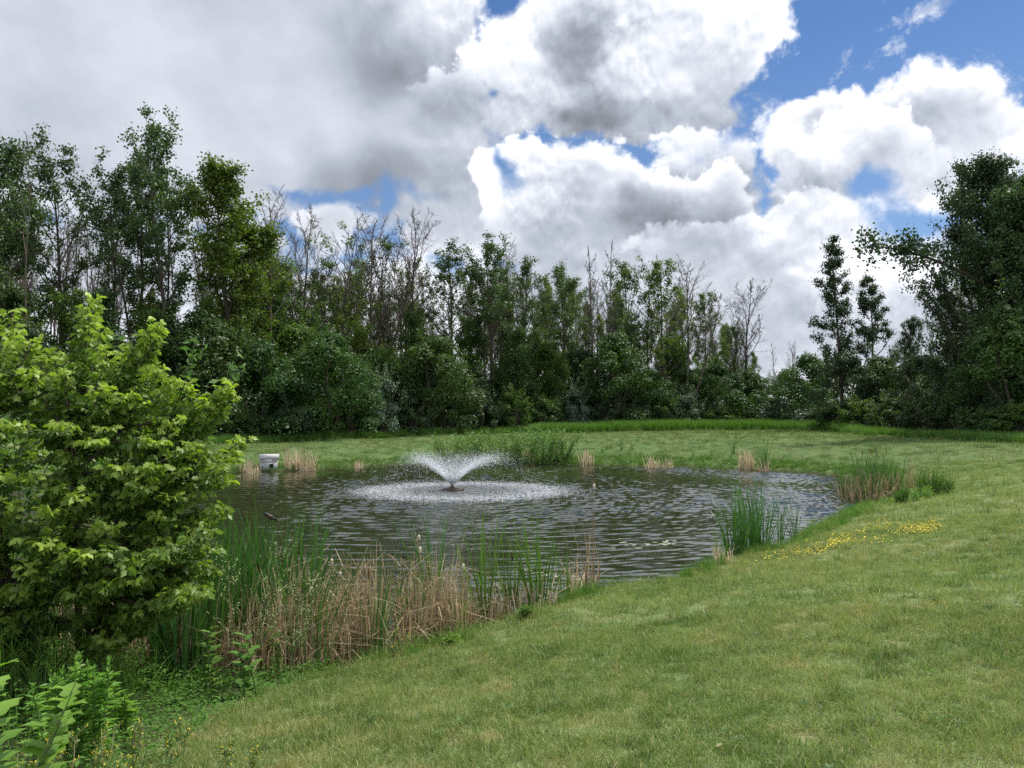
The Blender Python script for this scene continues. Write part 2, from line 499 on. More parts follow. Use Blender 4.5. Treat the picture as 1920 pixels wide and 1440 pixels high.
def ground_z(X, Y):
    X = np.asarray(X, float); Y = np.asarray(Y, float)
    d = shore_d(X, Y)
    top = 1.75 - .35 * 1 / (1 + np.exp((X + 12) / 4)) * (1 / (1 + np.exp(-(Y - 30) / 8)))
    up = .07 * np.clip(d / .25, 0, 1) + top * (1 - np.exp(-np.maximum(d, 0) / 7.0))
    dn = -.7 * (1 - np.exp(np.minimum(d, 0) / 1.6))
    z = np.where(d > 0, up, dn)
    a = np.clip((d - .3) / 3, 0, 1)
    z = z + a * (.035 * np.sin(X * .8 + np.sin(Y * .5)) + .03 * np.sin(Y * .7 + X * .3 + 1) + .012 * np.sin(X * 2.3 + Y * 1.7))
    far = np.clip((np.hypot(X, Y) - 110) / 400, 0, 1)
    return z + far * 1.0


_gx = np.arange(-60, 75, .25); _gy = np.arange(0, 140, .25)
_GX, _GY = np.meshgrid(_gx, _gy)
_GZ = ground_z(_GX, _GY)


def gz(x, y):
    if not (-59 < x < 74 and .3 < y < 139):
        return float(ground_z(np.array([x]), np.array([y]))[0])
    u, v = (x + 60) / .25, y / .25; i, j = int(u), int(v); u -= i; v -= j
    return float((_GZ[j, i] * (1 - u) + _GZ[j, i + 1] * u) * (1 - v) + (_GZ[j + 1, i] * (1 - u) + _GZ[j + 1, i + 1] * u) * v)


def on_ground(px, py):
    """where the ray through a pixel meets the terrain"""
    r = ray(px, py); t = 2.0
    for i in range(3000):
        if HC + r.z * t <= gz(r.x * t, r.y * t): break
        t *= 1.01
    return (r.x * t, r.y * t, gz(r.x * t, r.y * t))


def axis(a, b, c, d, fine):
    v = list(np.arange(b, c, fine))
    s = fine
    x = c
    while x < d:
        v.append(x); s *= 1.18; x += s
    v.append(d); s = fine; x = b - s
    while x > a:
        v.insert(0, x); s *= 1.18; x -= s
    v.insert(0, a)
    return np.array(v)


# ---- undergrowth border at the lower left (left of this line the ground is rough weeds)
_ub = [(640, 1262, .1), (560, 1285, .25), (480, 1312, .4), (375, 1345, .65), (280, 1385, .85), (160, 1425, 1.05), (0, 1475, 1.2), (-400, 1560, 1.3)]
_ubw = [on_z(*p) for p in _ub]
ROUGH = np.array(_ubw + [(-30, 2), (-30, 30), (-12.5, 30), on_z(60, 1100), on_z(100, 1240), on_z(300, 1270), on_z(480, 1270)])


def rough_d(X, Y):
    return poly_sdf(X, Y, ROUGH).reshape(np.shape(X))


def lawn_colour(t):
    """colour of the turf by position: shared by the ground sheet and by the blades standing on it"""
    g = t.node('ShaderNodeNewGeometry').outputs['Position']
    pos = t.vm('MULTIPLY', g, (1, 1, 0))
    n1 = t.noise(pos, .55, 4, .6); n2 = t.noise(t.vm('ADD', pos, (31, 7, 0)), 1.9, 5, .65); n3 = t.noise(t.vm('ADD', pos, (3, 57, 0)), .16, 3, .5)
    c = t.mix(t.mapr(n1, .40, .60), (.122, .190, .058), (.205, .262, .104))
    c = t.mix(t.m('MULTIPLY', t.mapr(t.m('ADD', n2, t.m('MULTIPLY', t.m('SUBTRACT', n3, .5), .35)), .54, .68), .7), c, (.31, .27, .14))          # straw patches
    c = t.mix(t.m('MULTIPLY', t.mapr(n2, .48, .36), .75), c, (.055, .115, .024))     # clover, darker
    c = t.mix(t.m('MULTIPLY', t.mapr(n3, .45, .62), .22), c, (.22, .215, .085))
    sy = t.node('ShaderNodeSeparateXYZ'); t.put(sy.inputs[0], g)
    c = t.mix(t.mapr(sy.outputs[1], 26, 44, 0, 1, True), c, t.mix(1.0, c, (.54, .66, .54), 'MULTIPLY'))     # the far lawn is multiplied darker and slightly greener
    return c


def build_land():
    xs = axis(-1500, -26, 32, 1500, .28); ys = axis(-60, 0, 58, 2500, .28)
    X, Y = np.meshgrid(xs, ys)
    Z = ground_z(X, Y)
    d = shore_d(X, Y); w = Y - wood_y(X, Y); rd = rough_d(X, Y)
    mb = MB()
    nx, ny = len(xs), len(ys)
    i = (np.arange(ny - 1)[:, None] * nx + np.arange(nx - 1)[None]).ravel()
    F = np.stack([i, i + 1, i + nx + 1, i + nx], 1)
    mud = np.clip(1 - np.abs(d - .0) / .28, 0, 1) + (d < 0)
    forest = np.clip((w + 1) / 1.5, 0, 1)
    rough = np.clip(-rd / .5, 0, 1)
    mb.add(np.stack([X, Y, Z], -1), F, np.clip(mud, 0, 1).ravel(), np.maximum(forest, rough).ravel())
    m, t = new_mat('turf_ground')
    c = lawn_colour(t)
    g = t.node('ShaderNodeNewGeometry').outputs['Position']
    fine = t.noise(g, 28, 4, .7); mid = t.noise(g, 7, 4, .6)
    c = t.mix(1.0, c, t.mix(t.mapr(fine, .3, .7), (.62, .62, .62), (1.3, 1.3, 1.3)), 'MULTIPLY')
    c = t.mix(t.mapr(mid, .5, .75, 0, .35), c, (.05, .08, .02))
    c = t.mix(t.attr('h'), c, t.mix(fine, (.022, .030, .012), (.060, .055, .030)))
    c = t.mix(t.attr('tint'), c, t.mix(fine, (.030, .022, .014), (.085, .062, .040)))
    p = t.node('ShaderNodeBsdfPrincipled'); t.put(p.inputs['Base Color'], c)
    p.inputs['Roughness'].default_value = .9; p.inputs['Specular IOR Level'].default_value = .15
    b = t.node('ShaderNodeBump'); b.inputs['Distance'].default_value = .05
    t.put(b.inputs['Height'], t.m('ADD', fine, t.m('MULTIPLY', mid, 1.5))); t.l.new(b.outputs[0], p.inputs['Normal'])
    o = t.node('ShaderNodeOutputMaterial'); t.l.new(p.outputs[0], o.inputs[0])
    tag(mb.build('ground', m, smooth=True), 'mown grass bank sloping round the pond and up to the woods', kind='structure')


FX, FY = on_z(848, 920)


def build_water():
    """the pond's surface as real waves: rings running out from the fountain and wind ripples crossing them"""
    rg = np.random.default_rng(4)
    st = .052
    xs = np.arange(SHORE[:, 0].min() - .8, SHORE[:, 0].max() + .8, st); ys = np.arange(SHORE[:, 1].min() - .8, SHORE[:, 1].max() + .8, st)
    X, Y = np.meshgrid(xs, ys); nx = len(xs)
    cx, cy = np.meshgrid(xs[::6], ys[::6]); cd = poly_sdf(cx, cy, SHORE).reshape(cx.shape)
    D = np.kron(cd, np.ones((6, 6)))[:X.shape[0], :X.shape[1]]
    q = D < .95
    r = np.hypot(X - FX - .2, Y - FY)
    lf = lambda a, b, c: np.sin(X * a + 1.7 * np.sin(Y * b + c)) * np.sin(Y * a * .8 + 1.3 * np.sin(X * b * 1.3 + c * 2))
    ph = r + .16 * lf(.7, .5, 1) + .06 * lf(2.1, 1.3, 2)
    fade = np.clip(1.15 - r / 34, .45, 1) * np.clip((r - 1.0) / 3, 0, 1)
    Z = fade * (.0080 * np.exp(-np.maximum(r - 9, 0) / 14) * np.sin(ph * 2 * PI / .38) * (.7 + .5 * lf(.31, .23, 5)) + .0042 * np.sin((ph + .05 * lf(3, 2, 3)) * 2 * PI / .27))
    gust = .72 + .55 * lf(.17, .12, 2) + .25 * lf(.43, .3, 8)
    calm = (.25 + .75 / (1 + np.exp(-(X + 8.5) / 1.6))) * 1.0
    near = np.clip(1.0 - (15 - Y) * .10, .55, 1.0)
    W = np.zeros_like(X)
    for k in range(26):
        lam = rg.uniform(.16, .9) ** 1.0; th = rg.normal() * .6 + 1.4; a = lam * .0088 * rg.uniform(.6, 1.3)
        kx, ky = math.cos(th) * 2 * PI / lam, math.sin(th) * 2 * PI / lam
        W += a * np.sin(kx * X + ky * Y + rg.uniform(0, 6.28) + .8 * lf(.5 + k * .05, .4, k))
    Z = (Z + W * np.clip(gust, .18, 1.35) * near) * calm
    # churned water where the spray lands
    ch = np.exp(-((r - 3.6) / 1.0) ** 2) + .4 * (r < 3.2)
    Z += ch * .016 * rg.normal(size=X.shape)
    edge = np.clip(-D / .5, 0, 1) * .8 + .2
    Z *= edge
    idx = -np.ones(X.size, int); qa = q.ravel()
    i0 = (np.arange(len(ys) - 1)[:, None] * nx + np.arange(nx - 1)[None]).ravel()
    F = np.stack([i0, i0 + 1, i0 + nx + 1, i0 + nx], 1); F = F[qa[F].all(1)]
    use = np.unique(F); idx[use] = np.arange(len(use))
    mb = MB(); mb.add(np.stack([X, Y, Z], -1).reshape(-1, 3)[use], idx[F], .5, .5)
    m, t = new_mat('pond_water')
    g = t.node('ShaderNodeNewGeometry').outputs['Position']
    rel = t.vm('SUBTRACT', t.vm('MULTIPLY', g, (1, 1, 0)), (FX + .45, FY, 0))
    dist = t.vm('LENGTH', rel)
    sx = t.node('ShaderNodeSeparateXYZ'); t.put(sx.inputs[0], g)
    fine = t.noise(t.vm('MULTIPLY', g, (.75, 1.2, 0)), 9, 3, .6)
    amp = t.m('MULTIPLY', t.mapr(sx.outputs[0], -13, -5, .25, 1.0, True), t.mapr(t.noise(g, .22, 3, .5), .4, .6, .4, 1.2))
    b = t.node('ShaderNodeBump'); b.inputs['Distance'].default_value = .0028; t.put(b.inputs['Height'], t.m('MULTIPLY', fine, amp))
    p = t.node('ShaderNodeBsdfPrincipled')
    t.put(p.inputs['Base Color'], t.mix(t.noise(g, .5, 3), (.012, .016, .007), (.026, .029, .012)))
    p.inputs['IOR'].default_value = 2.0
    p.inputs['Roughness'].default_value = .03
    t.l.new(b.outputs[0], p.inputs['Normal'])
    # churned white water under the falling spray
    wobd = t.m('ADD', dist, t.m('MULTIPLY', t.m('SUBTRACT', t.noise(g, .8, 3, .6), .5), 1.6))
    ringd = t.m('ABSOLUTE', t.m('SUBTRACT', wobd, 3.55))
    fo = t.m('MULTIPLY', t.mapr(ringd, .0, 1.5, 1, 0, True), t.mapr(t.noise(t.vm('MULTIPLY', g, (1, .6, 1)), 7, 5, .8), .45, .62))
    inner = t.mapr(wobd, 2.6, 4.0, .22, 0, True)
    fo = t.m('ADD', t.m('MULTIPLY', fo, .55), t.m('MULTIPLY', inner, t.mapr(t.noise(g, 12, 3, .7), .38, .66)), clamp=True)
    df = t.node('ShaderNodeBsdfDiffuse'); t.put(df.inputs[0], (.55, .57, .60))
    mx = t.node('ShaderNodeMixShader'); t.put(mx.inputs[0], fo); t.l.new(p.outputs[0], mx.inputs[1]); t.l.new(df.outputs[0], mx.inputs[2])
    o = t.node('ShaderNodeOutputMaterial'); t.l.new(mx.outputs[0], o.inputs[0])
    tag(mb.build('water', m, smooth=True), 'dark rippled pond water', kind='structure')


build_land()
build_water()
# ------------------------------------------------------------------ trees
def limb(p, d, L, seg, up, wig, rng):
    pts = [np.array(p, float)]; d = unit(np.array(d, float))
    for i in range(seg):
        d = unit(d + np.array([0, 0, up / seg]) + rng.normal(size=3) * wig / seg ** .5)
        pts.append(pts[-1] + d * L / seg)
    return np.array(pts), d


def at(P, t):
    f = t * (len(P) - 1); i = min(int(f), len(P) - 2); f -= i
    return P[i] * (1 - f) + P[i + 1] * f, unit(P[i + 1] - P[i])


def tree_mesh(seed, H, prof, cb=.35, nl=22, elev=50, tr=.22, leafy=1.0, clump=.55, per=26, lsize=.24, trunks=1, lean=0.0, sub=5, up=.5,
              bare_twigs=False, lean_az=0, low_leaf=0.0, mats=None):
    rng = np.random.default_rng(seed)
    wood, crown = MB(), MB()
    C = []
    for k in range(trunks):
        a0 = rng.uniform(0, 2 * PI)
        dirn = np.array([math.cos(lean_az) * lean, math.sin(lean_az) * lean, 1.0])
        if trunks > 1: dirn = dirn + np.array([math.cos(a0 + k * 2.4), math.sin(a0 + k * 2.4), 0]) * .13
        Hk = H * (1 if k == 0 else rng.uniform(.75, .95))
        T, _ = limb([0.12 * k, 0.1 * k, -.2], dirn, Hk + .2, 12, .15, .10, rng)
        r = tr * (1 if k == 0 else .75)
        tube(wood, T, r * np.linspace(1, .10, len(T)) ** .9 * np.concatenate([[1.35], np.ones(len(T) - 1)]), 7, rng.uniform(.2, .8))
        nk = nl if k == 0 else nl * 2 // 3
        ang = rng.uniform(0, 2 * PI)
        for i in range(nk):
            t = cb + (1 - cb) * (i + rng.uniform(0, .8)) / nk
            t = min(t, .985)
            p, td = at(T, t)
            ang += 2.4 + rng.normal() * .5
            L = prof((t - cb) / (1 - cb)) * H * rng.uniform(.65, 1.2)
            el = R(elev + rng.normal() * 9 + 18 * (t - .5))
            d = np.array([math.cos(ang) * math.cos(el), math.sin(ang) * math.cos(el), math.sin(el)])
            B, bd = limb(p, d, L, 6, up, .22, rng)
            r0 = max(.03, r * (1 - t) * .55 + .02)
            tube(wood, B, np.linspace(r0, .012, len(B)), 4, rng.uniform(.2, .8))
            ns = sub if L > 1.0 else 2
            for j in range(ns):
                tt = .28 + .72 * (j + rng.uniform(0, 1)) / ns
                q, qd = at(B, min(tt, .98))
                sd = unit(qd * 1.0 + rng.normal(size=3) * .75 + np.array([0, 0, .25]))
                sl = L * rng.uniform(.22, .45) * (1.15 - .5 * tt)
                S, _ = limb(q, sd, sl, 4, up * .4, .25, rng)
                tube(wood, S, np.linspace(max(.02, r0 * .38), .009, len(S)), 3, rng.uniform(.3, .9))
                if bare_twigs:
                    for u in range(5):
                        q2, qd2 = at(S, rng.uniform(.15, .98))
                        S2, _ = limb(q2, unit(qd2 + rng.normal(size=3) * .6 + np.array([0, 0, .2])), sl * rng.uniform(.3, .6), 3, .3, .25, rng)
                        tube(wood, S2, np.linspace(.017, .008, len(S2)), 3, rng.uniform(.3, .9))
                if rng.uniform() < leafy:
                    C.append((S[-1], 1.0)); C.append((at(S, .5)[0], .7))
                    if rng.uniform() < .5: C.append((q, .6))
            if rng.uniform() < leafy: C.append((B[-1], 1.1))
        if low_leaf:
            for i in range(int(low_leaf * 30)):
                p, _ = at(T, rng.uniform(.08, .9)); C.append((p + rng.normal(size=3) * np.array([.5, .5, .3]), .9))
        if leafy > .3: C.append((T[-1], 1.0))
    if C:
        for c, s in C:
            n = max(3, int(per * s * rng.uniform(.5, 1.5)))
            off = rng.normal(size=(n, 3)) * np.array([1, 1, .7]) * clump * s * .62
            pos = c + off
            nn = unit(unit(off) * .7 + rng.normal(size=(n, 3)) * .8 + np.array([0, 0, .7]))
            D, _ = basis(nn, rng)
            ct = rng.uniform(0, 1)
            leaves(crown, pos, D, nn, lsize * rng.uniform(.6, 1.3, n), LEAF4, np.clip(ct * .6 + rng.uniform(0, .5, n), 0, 1), 1.15)
    w = wood.mesh('trunk', mats[0], smooth=True)
    top = T[-1]
    V_ = np.concatenate((wood.v + crown.v) if C else wood.v)
    w['top'] = float(V_[:, 2].max()); hi = V_[V_[:, 2] > w['top'] * .9]
    w['ax'], w['ay'] = float(hi[:, 0].mean()), float(hi[:, 1].mean())
    return (w, crown.mesh('crown', mats[1])) if C else (w, None)


def bush_mesh(seed, w, h, n=7500, lsize=.17, lobes=34, mat=None, open_=0.0, stems=4):
    """a thicket shrub or low tree leafed to the ground: lobes of leaves over the surface and inside"""
    rng = np.random.default_rng(seed)
    wood, crown = MB(), MB()
    for i in range(stems):
        a = rng.uniform(0, 2 * PI)
        S, _ = limb([.1 * math.cos(a), .1 * math.sin(a), -.1], [math.cos(a) * .3, math.sin(a) * .3, 1], h * .85, 6, .1, .2, rng)
        tube(wood, S, np.linspace(.05 + .008 * h, .012, len(S)), 5)
    per = n // lobes
    for k in range(lobes):
        u = rng.uniform(0, 1) ** .8
        zc = h * (.06 + .84 * u)
        prof = math.sin(PI * min(1, .22 + .80 * u)) ** .7 if u < .98 else .2
        a = rng.uniform(0, 2 * PI); rr = w / 2 * prof * rng.uniform(.35, .95)
        c = np.array([math.cos(a) * rr, math.sin(a) * rr, zc])
        R_ = min(w, h) * rng.uniform(.10, .20) * (1 - .35 * u)
        m = int(per * rng.uniform(.6, 1.4))
        dr = unit(rng.normal(size=(m, 3)) + np.array([0, 0, .35]))
        rad = R_ * rng.uniform(.35, 1.15, m)[:, None] ** .6
        pos = c + dr * rad * np.array([1.15, 1.15, .8])
        ok = pos[:, 2] > .02
        pos, dr = pos[ok], dr[ok]; m = len(pos)
        nn = unit(dr + rng.normal(size=(m, 3)) * .6 + np.array([0, 0, .4]))
        D, _ = basis(nn, rng)
        ct = rng.uniform(0, 1)
        leaves(crown, pos, D, nn, lsize * rng.uniform(.6, 1.35, m), LEAF4, np.clip(ct * .65 + rng.uniform(0, .4, m), 0, 1), 1.1)
    # a few sprays that break the outline
    for k in range(14):
        a = rng.uniform(0, 2 * PI); u = rng.uniform(.35, .95)
        prof = math.sin(PI * min(1, .22 + .80 * u)) ** .7
        p = np.array([math.cos(a) * w / 2 * prof * .8, math.sin(a) * w / 2 * prof * .8, h * u])
        S, _ = limb(p, [math.cos(a) * .6, math.sin(a) * .6, .9], h * .18 + .25, 5, .2, .2, rng)
        tube(wood, S, np.linspace(.015, .006, len(S)), 3)
        m = 40
        tt = rng.uniform(0, 1, m); pos = np.array([at(S, x)[0] for x in tt]) + rng.normal(size=(m, 3)) * .13
        nn = unit(rng.normal(size=(m, 3)) + np.array([0, 0, .6])); D, _ = basis(nn, rng)
        leaves(crown, pos, D, nn, lsize * rng.uniform(.6, 1.2, m), LEAF4, rng.uniform(.3, 1, m))
    return wood.mesh('stems', BARK, smooth=True), crown.mesh('foliage', mat)


P_OVAL = lambda t: .06 + .20 * math.sin(PI * min(1, max(0, t * .85 + .12)))
P_UP = lambda t: .08 + .17 * (1 - t) ** .6 + .05 * math.sin(PI * t)
P_VASE = lambda t: .09 + .15 * math.sin(PI * (.25 + .6 * t))
P_COL = lambda t: .04 + .12 * (1 - t) ** .8
P_CONE = lambda t: .03 + .24 * (1 - t) ** .9
P_BIG = lambda t: .10 + .30 * math.sin(PI * min(1, t * .8 + .2))

OM = (BARK, M_OAK)
PROTO = {
    'oak0': tree_mesh(11, 20, P_VASE, .46, 18, 52, .24, .82, .46, 42, .19, 2, .04, mats=OM),
    'oak1': tree_mesh(12, 20, P_OVAL, .42, 22, 46, .24, .75, .46, 40, .19, 1, .08, mats=OM),
    'oak2': tree_mesh(13, 20, P_VASE, .52, 17, 55, .22, .85, .48, 42, .19, 2, .1, lean_az=2.6, mats=OM),
    'oak3': tree_mesh(14, 20, P_OVAL, .34, 22, 48, .22, .62, .42, 36, .19, 1, .05, low_leaf=.6, mats=OM),
    'dark0': tree_mesh(15, 20, P_OVAL, .16, 34, 42, .26, .95, .58, 52, .20, 1, low_leaf=.5, mats=(BARK, M_DARK)),
    'col0': tree_mesh(16, 20, P_COL, .22, 34, 40, .22, .9, .42, 34, .19, 1, mats=(BARK, M_DARK), low_leaf=.5),
    'cone0': tree_mesh(17, 20, P_CONE, .25, 28, 30, .22, .95, .46, 46, .20, 1, up=.3, mats=(BARK, M_DARK), low_leaf=.3),
    'maple0': tree_mesh(18, 20, P_OVAL, .26, 32, 55, .26, .95, .52, 56, .20, 2, mats=(BARK, M_MAPLE), low_leaf=.6),
    'maple1': tree_mesh(19, 20, P_UP, .26, 24, 55, .20, .72, .46, 42, .19, 1, mats=(BARK, M_MAPLE), low_leaf=.6),
    'thin0': tree_mesh(20, 20, P_UP, .38, 19, 58, .16, .20, .40, 30, .18, 1, mats=(BARK, M_MAPLE), bare_twigs=True, low_leaf=.45),
    'thin1': tree_mesh(21, 20, P_VASE, .42, 19, 58, .16, .18, .40, 30, .18, 2, mats=(BARK, M_BUSH), bare_twigs=True, low_leaf=.5),
    'bare0': tree_mesh(31, 20, P_VASE, .42, 22, 56, .19, 0, sub=8, bare_twigs=True, mats=(BARK_PALE, None)),
    'bare1': tree_mesh(32, 20, P_UP, .46, 20, 60, .17, 0, trunks=2, sub=7, bare_twigs=True, mats=(BARK_PALE, None)),
    'bare2': tree_mesh(33, 20, P_OVAL, .40, 24, 50, .20, 0, sub=8, bare_twigs=True, mats=(BARK, None)),
    'bare3': tree_mesh(34, 20, P_COL, .40, 16, 62, .14, 0, sub=6, bare_twigs=True, mats=(BARK_PALE, None)),
    'big0': tree_mesh(41, 20, P_BIG, .07, 52, 38, .42, 1, .62, 74, .21, 1, sub=7, mats=(BARK, M_DARK), low_leaf=1),
    'big1': tree_mesh(42, 20, P_BIG, .10, 44, 42, .40, .9, .60, 64, .21, 2, sub=7, mats=(BARK, M_OAK), low_leaf=1),
    'young0': tree_mesh(61, 12, P_OVAL, .12, 26, 50, .12, .9, .5, 40, .17, 2, mats=(BARK, M_BUSH), low_leaf=.6),
    'young1': tree_mesh(62, 12, P_UP, .15, 24, 55, .11, .8, .45, 38, .17, 1, mats=(BARK, M_MAPLE), low_leaf=.6),
    'young2': tree_mesh(63, 12, P_VASE, .18, 22, 48, .12, .8, .5, 38, .17, 2, mats=(BARK, M_BUSHY), low_leaf=.5),
    'whip': tree_mesh(43, 20, P_COL, .6, 5, 60, .07, 0, sub=3, lean=.12, mats=(BARK_PALE, None)),
}
BUSH = {
    'b0': bush_mesh(51, 7, 9, 13500, .165, 50, M_BUSH), 'b1': bush_mesh(52, 6, 8, 12000, .16, 44, M_BUSHY), 'b2': bush_mesh(53, 8, 7, 13500, .165, 48, M_BUSH),
    'b3': bush_mesh(54, 7, 10, 13500, .165, 52, M_DARK), 's0': bush_mesh(55, 4.5, 3.2, 5500, .15, 26, M_BUSH), 's1': bush_mesh(56, 4, 3, 5000, .15, 24, M_BUSHY),
    's2': bush_mesh(57, 4, 3.4, 5000, .15, 24, M_SILVER), 's3': bush_mesh(58, 5, 2.6, 5500, .15, 28, M_DARK),
}


def put_tree(name, key, px, Y, top, label, cat='tree', wx=1.0, rz=None, group=None, href=20.0, parts=('trunk', 'crown')):
    w, c = (PROTO[key] if key in PROTO else BUSH[key])
    x = xat(px, Y); z0 = gz(x, Y)
    if 'top' in w: href = w['top']
    k = (zat(top, Y) - z0) / href
    o = link(name, None, None, (x, Y, z0)); o.empty_display_size = .5
    o.rotation_euler = (0, 0, RNG.uniform(0, 2 * PI) if rz is None else rz)
    o.scale = (k * wx, k * wx, k)
    tag(o, label, cat, group)
    link(parts[0], w, o)
    if c is not None: link(parts[1], c, o)
    return o


TREES = [  # kind, prototype, px, distance, top py, label, width
    ('leafy_tree', 'big1', -35, 53, 205, 'broad leafy tree cut by the left frame edge, its crown full to the ground', .8),
    ('bare_sapling', 'whip', 60, 51, 262, 'thin leafless stem leaning right in front of the leftmost tree', 1.0),
    ('oak_tree', 'oak1', 128, 58, 272, 'open light-crowned oak just right of the thin leaning bare stem', .95),
    ('oak_tree', 'oak3', 195, 60, 330, 'oak with ragged lower leaves between the light-crowned oak and the tallest left oaks', .9),
    ('oak_tree', 'oak2', 250, 61, 258, 'dark oak with a crown leaning left beside the tallest oak', 1.0),
    ('oak_tree', 'oak0', 318, 62, 236, 'tallest dark oak of the left woods, two long trunks under a clumpy crown', .9),
    ('bare_tree', 'bare0', 375, 59, 275, 'pale bare treetop showing right behind the tallest oak', .8),
    ('maple_tree', 'maple0', 440, 63, 322, 'full yellow-green maple standing out right of the tallest oak', 1.0),
    ('bare_tree', 'bare1', 515, 63, 348, 'bare grey tree touching the right side of the yellow-green maple', 1.0),
    ('bare_tree', 'bare0', 568, 66, 375, 'bare spreading tree under the small blue gap in the clouds', 1.1),
    ('half_dead_tree', 'thin1', 600, 70, 455, 'brownish half-bare tree below the bare spreading crown', 1.0),
    ('half_dead_tree', 'thin0', 645, 72, 402, 'slim tree with sparse green tufts high on bare limbs', 1.0),
    ('bare_tree', 'bare1', 684, 68, 380, 'narrow bare tree rising before the little white cloud', 1.3),
    ('half_dead_tree', 'thin1', 712, 74, 415, 'sparse tree with thin leaf tufts beside the narrow bare tree', .9),
    ('half_dead_tree', 'thin0', 748, 78, 455, 'low thin-leaved tree between the sparse tree and the wide bare crown', 1.0),
    ('bare_tree', 'bare2', 785, 71, 400, 'wide dark bare crown left of the middle oaks', 1.0),
    ('oak_tree', 'oak1', 850, 78, 463, 'leafy oak, first of the group of middle oaks from the left', 1.0),
    ('oak_tree', 'oak0', 918, 80, 453, 'highest of the middle oaks above the fountain', 1.0),
    ('bare_tree', 'bare1', 955, 76, 445, 'pale bare top peeping over the highest middle oak', .9),
    ('oak_tree', 'oak3', 985, 81, 485, 'brownish narrow oak on the right flank of the middle group', .85),
    ('oak_tree', 'oak2', 1050, 83, 483, 'oak with an arching branch standing apart right of the middle group', 1.0),
    ('bare_tree', 'bare3', 1112, 80, 452, 'left one of two straight bare spires above the dark woods', 1.1),
    ('bare_tree', 'bare3', 1142, 80, 455, 'right one of two straight bare spires above the dark woods', .9),
    ('oak_tree', 'oak3', 1180, 84, 478, 'narrow oak leaning right beside the two bare spires', .9),
    ('half_dead_tree', 'thin0', 1218, 86, 470, 'bare-topped tree tangled with the leaning narrow oak', 1.0),
    ('maple_tree', 'maple1', 1243, 85, 484, 'green maple with a one-sided crown left of the tall dead tree', .95),
    ('bare_tree', 'bare1', 1290, 80, 472, 'tall dead tree with fanned brown twigs, the fullest bare crown', 1.25),
    ('maple_tree', 'maple1', 1325, 88, 545, 'light green tree just right of the tall dead tree', .85),
    ('half_dead_tree', 'thin1', 1372, 90, 600, 'short thin-leaved tree beneath the lone round bare crown', 1.0),
    ('bare_tree', 'bare2', 1402, 85, 525, 'lone round bare crown at the right end of the middle woods', 1.15),
    ('bare_tree', 'bare3', 1455, 125, 640, 'small far bare tree in the low gap of the woods', 1.0),
    ('bare_tree', 'bare0', 1492, 130, 636, 'faint far bare tree nearest to the slender dark oak', .8),
    ('slender_oak', 'col0', 1582, 74, 432, 'slender dark oak standing clear against the clouds', 1.0),
    ('cone_tree', 'cone0', 1642, 76, 508, 'dark cone-shaped tree right of the slender oak', .95),
    ('dark_tree', 'dark0', 1712, 70, 590, 'lower dark tree between the cone-shaped tree and the great right tree', .8),
    ('great_tree', 'big0', 1868, 58, 276, 'great dark tree on the right reaching a long bough to the left', .80),
    ('great_tree', 'big1', 1960, 55, 296, 'great tree cut by the right frame edge', .95),
    ('dark_tree', 'dark0', 1788, 63, 540, 'dark leafy tree leaning against the left side of the great right tree', .9),
]
for nm, key, px, Y, top, lab, wx in TREES:
    w_ = PROTO[key][0]
    rz_ = -math.atan2(w_['ay'], w_['ax']) + (PI / 2 if RNG.uniform() < .5 else -PI / 2)   # the lean runs towards or away from the viewer
    if key[:4] == 'bare': Y += 4.5
    elif key[:3] in ('oak', 'thi', 'map'): wx *= 1.15 if px > 330 else .95
    o = put_tree(nm, key, px, Y, top, lab, 'tree', wx, rz=rz_)
    if nm == 'great_tree' and px < 1900:
        # the long bough
        mbw, mbl = MB(), MB(); rg = np.random.default_rng(5)
        k = o.scale[2]; M = o.matrix_basis.inverted() if False else None
        a = Vector((xat(1850, 57), 57, zat(530, 57))); b = Vector((xat(1715, 56.5), 56.5, zat(458, 56.5))); c = Vector((xat(1628, 56), 56, zat(462, 56)))
        pts = [a.lerp(b, t) * (1 - t) + b.lerp(c, t) * t for t in np.linspace(0, 1, 9)]
        inv = (Matrix.Translation(o.location) @ o.rotation_euler.to_matrix().to_4x4() @ Matrix.Diagonal((*o.scale, 1))).inverted()
        tube(mbw, pts, np.linspace(.16, .03, 9), 5)
        cl = []
        for i in range(46):
            t = rg.uniform(.25, 1); p = np.array(a.lerp(b, t) * (1 - t) + b.lerp(c, t) * t)
            S, _ = limb(p, unit(rg.normal(size=3) + np.array([-.5, 0, .3])), rg.uniform(.5, 1.3), 3, .1, .2, rg)
            tube(mbw, S, np.linspace(.03, .01, 4), 3); cl.append(S[-1])
        for cc in cl:
            n = 36; off = rg.normal(size=(n, 3)) * .33
            nn = unit(rg.normal(size=(n, 3)) + np.array([0, 0, .7])); D, _ = basis(nn, rg)
            leaves(mbl, cc + off, D, nn, rg.uniform(.14, .3, n), LEAF4, rg.uniform(0, 1, n), 1.15)
        for mb_, mt, nm_ in ((mbw, BARK, 'bough'), (mbl, M_DARK, 'bough_leaves')):
            me = mb_.mesh(nm_, mt); me.transform(inv); link(nm_, me, o)

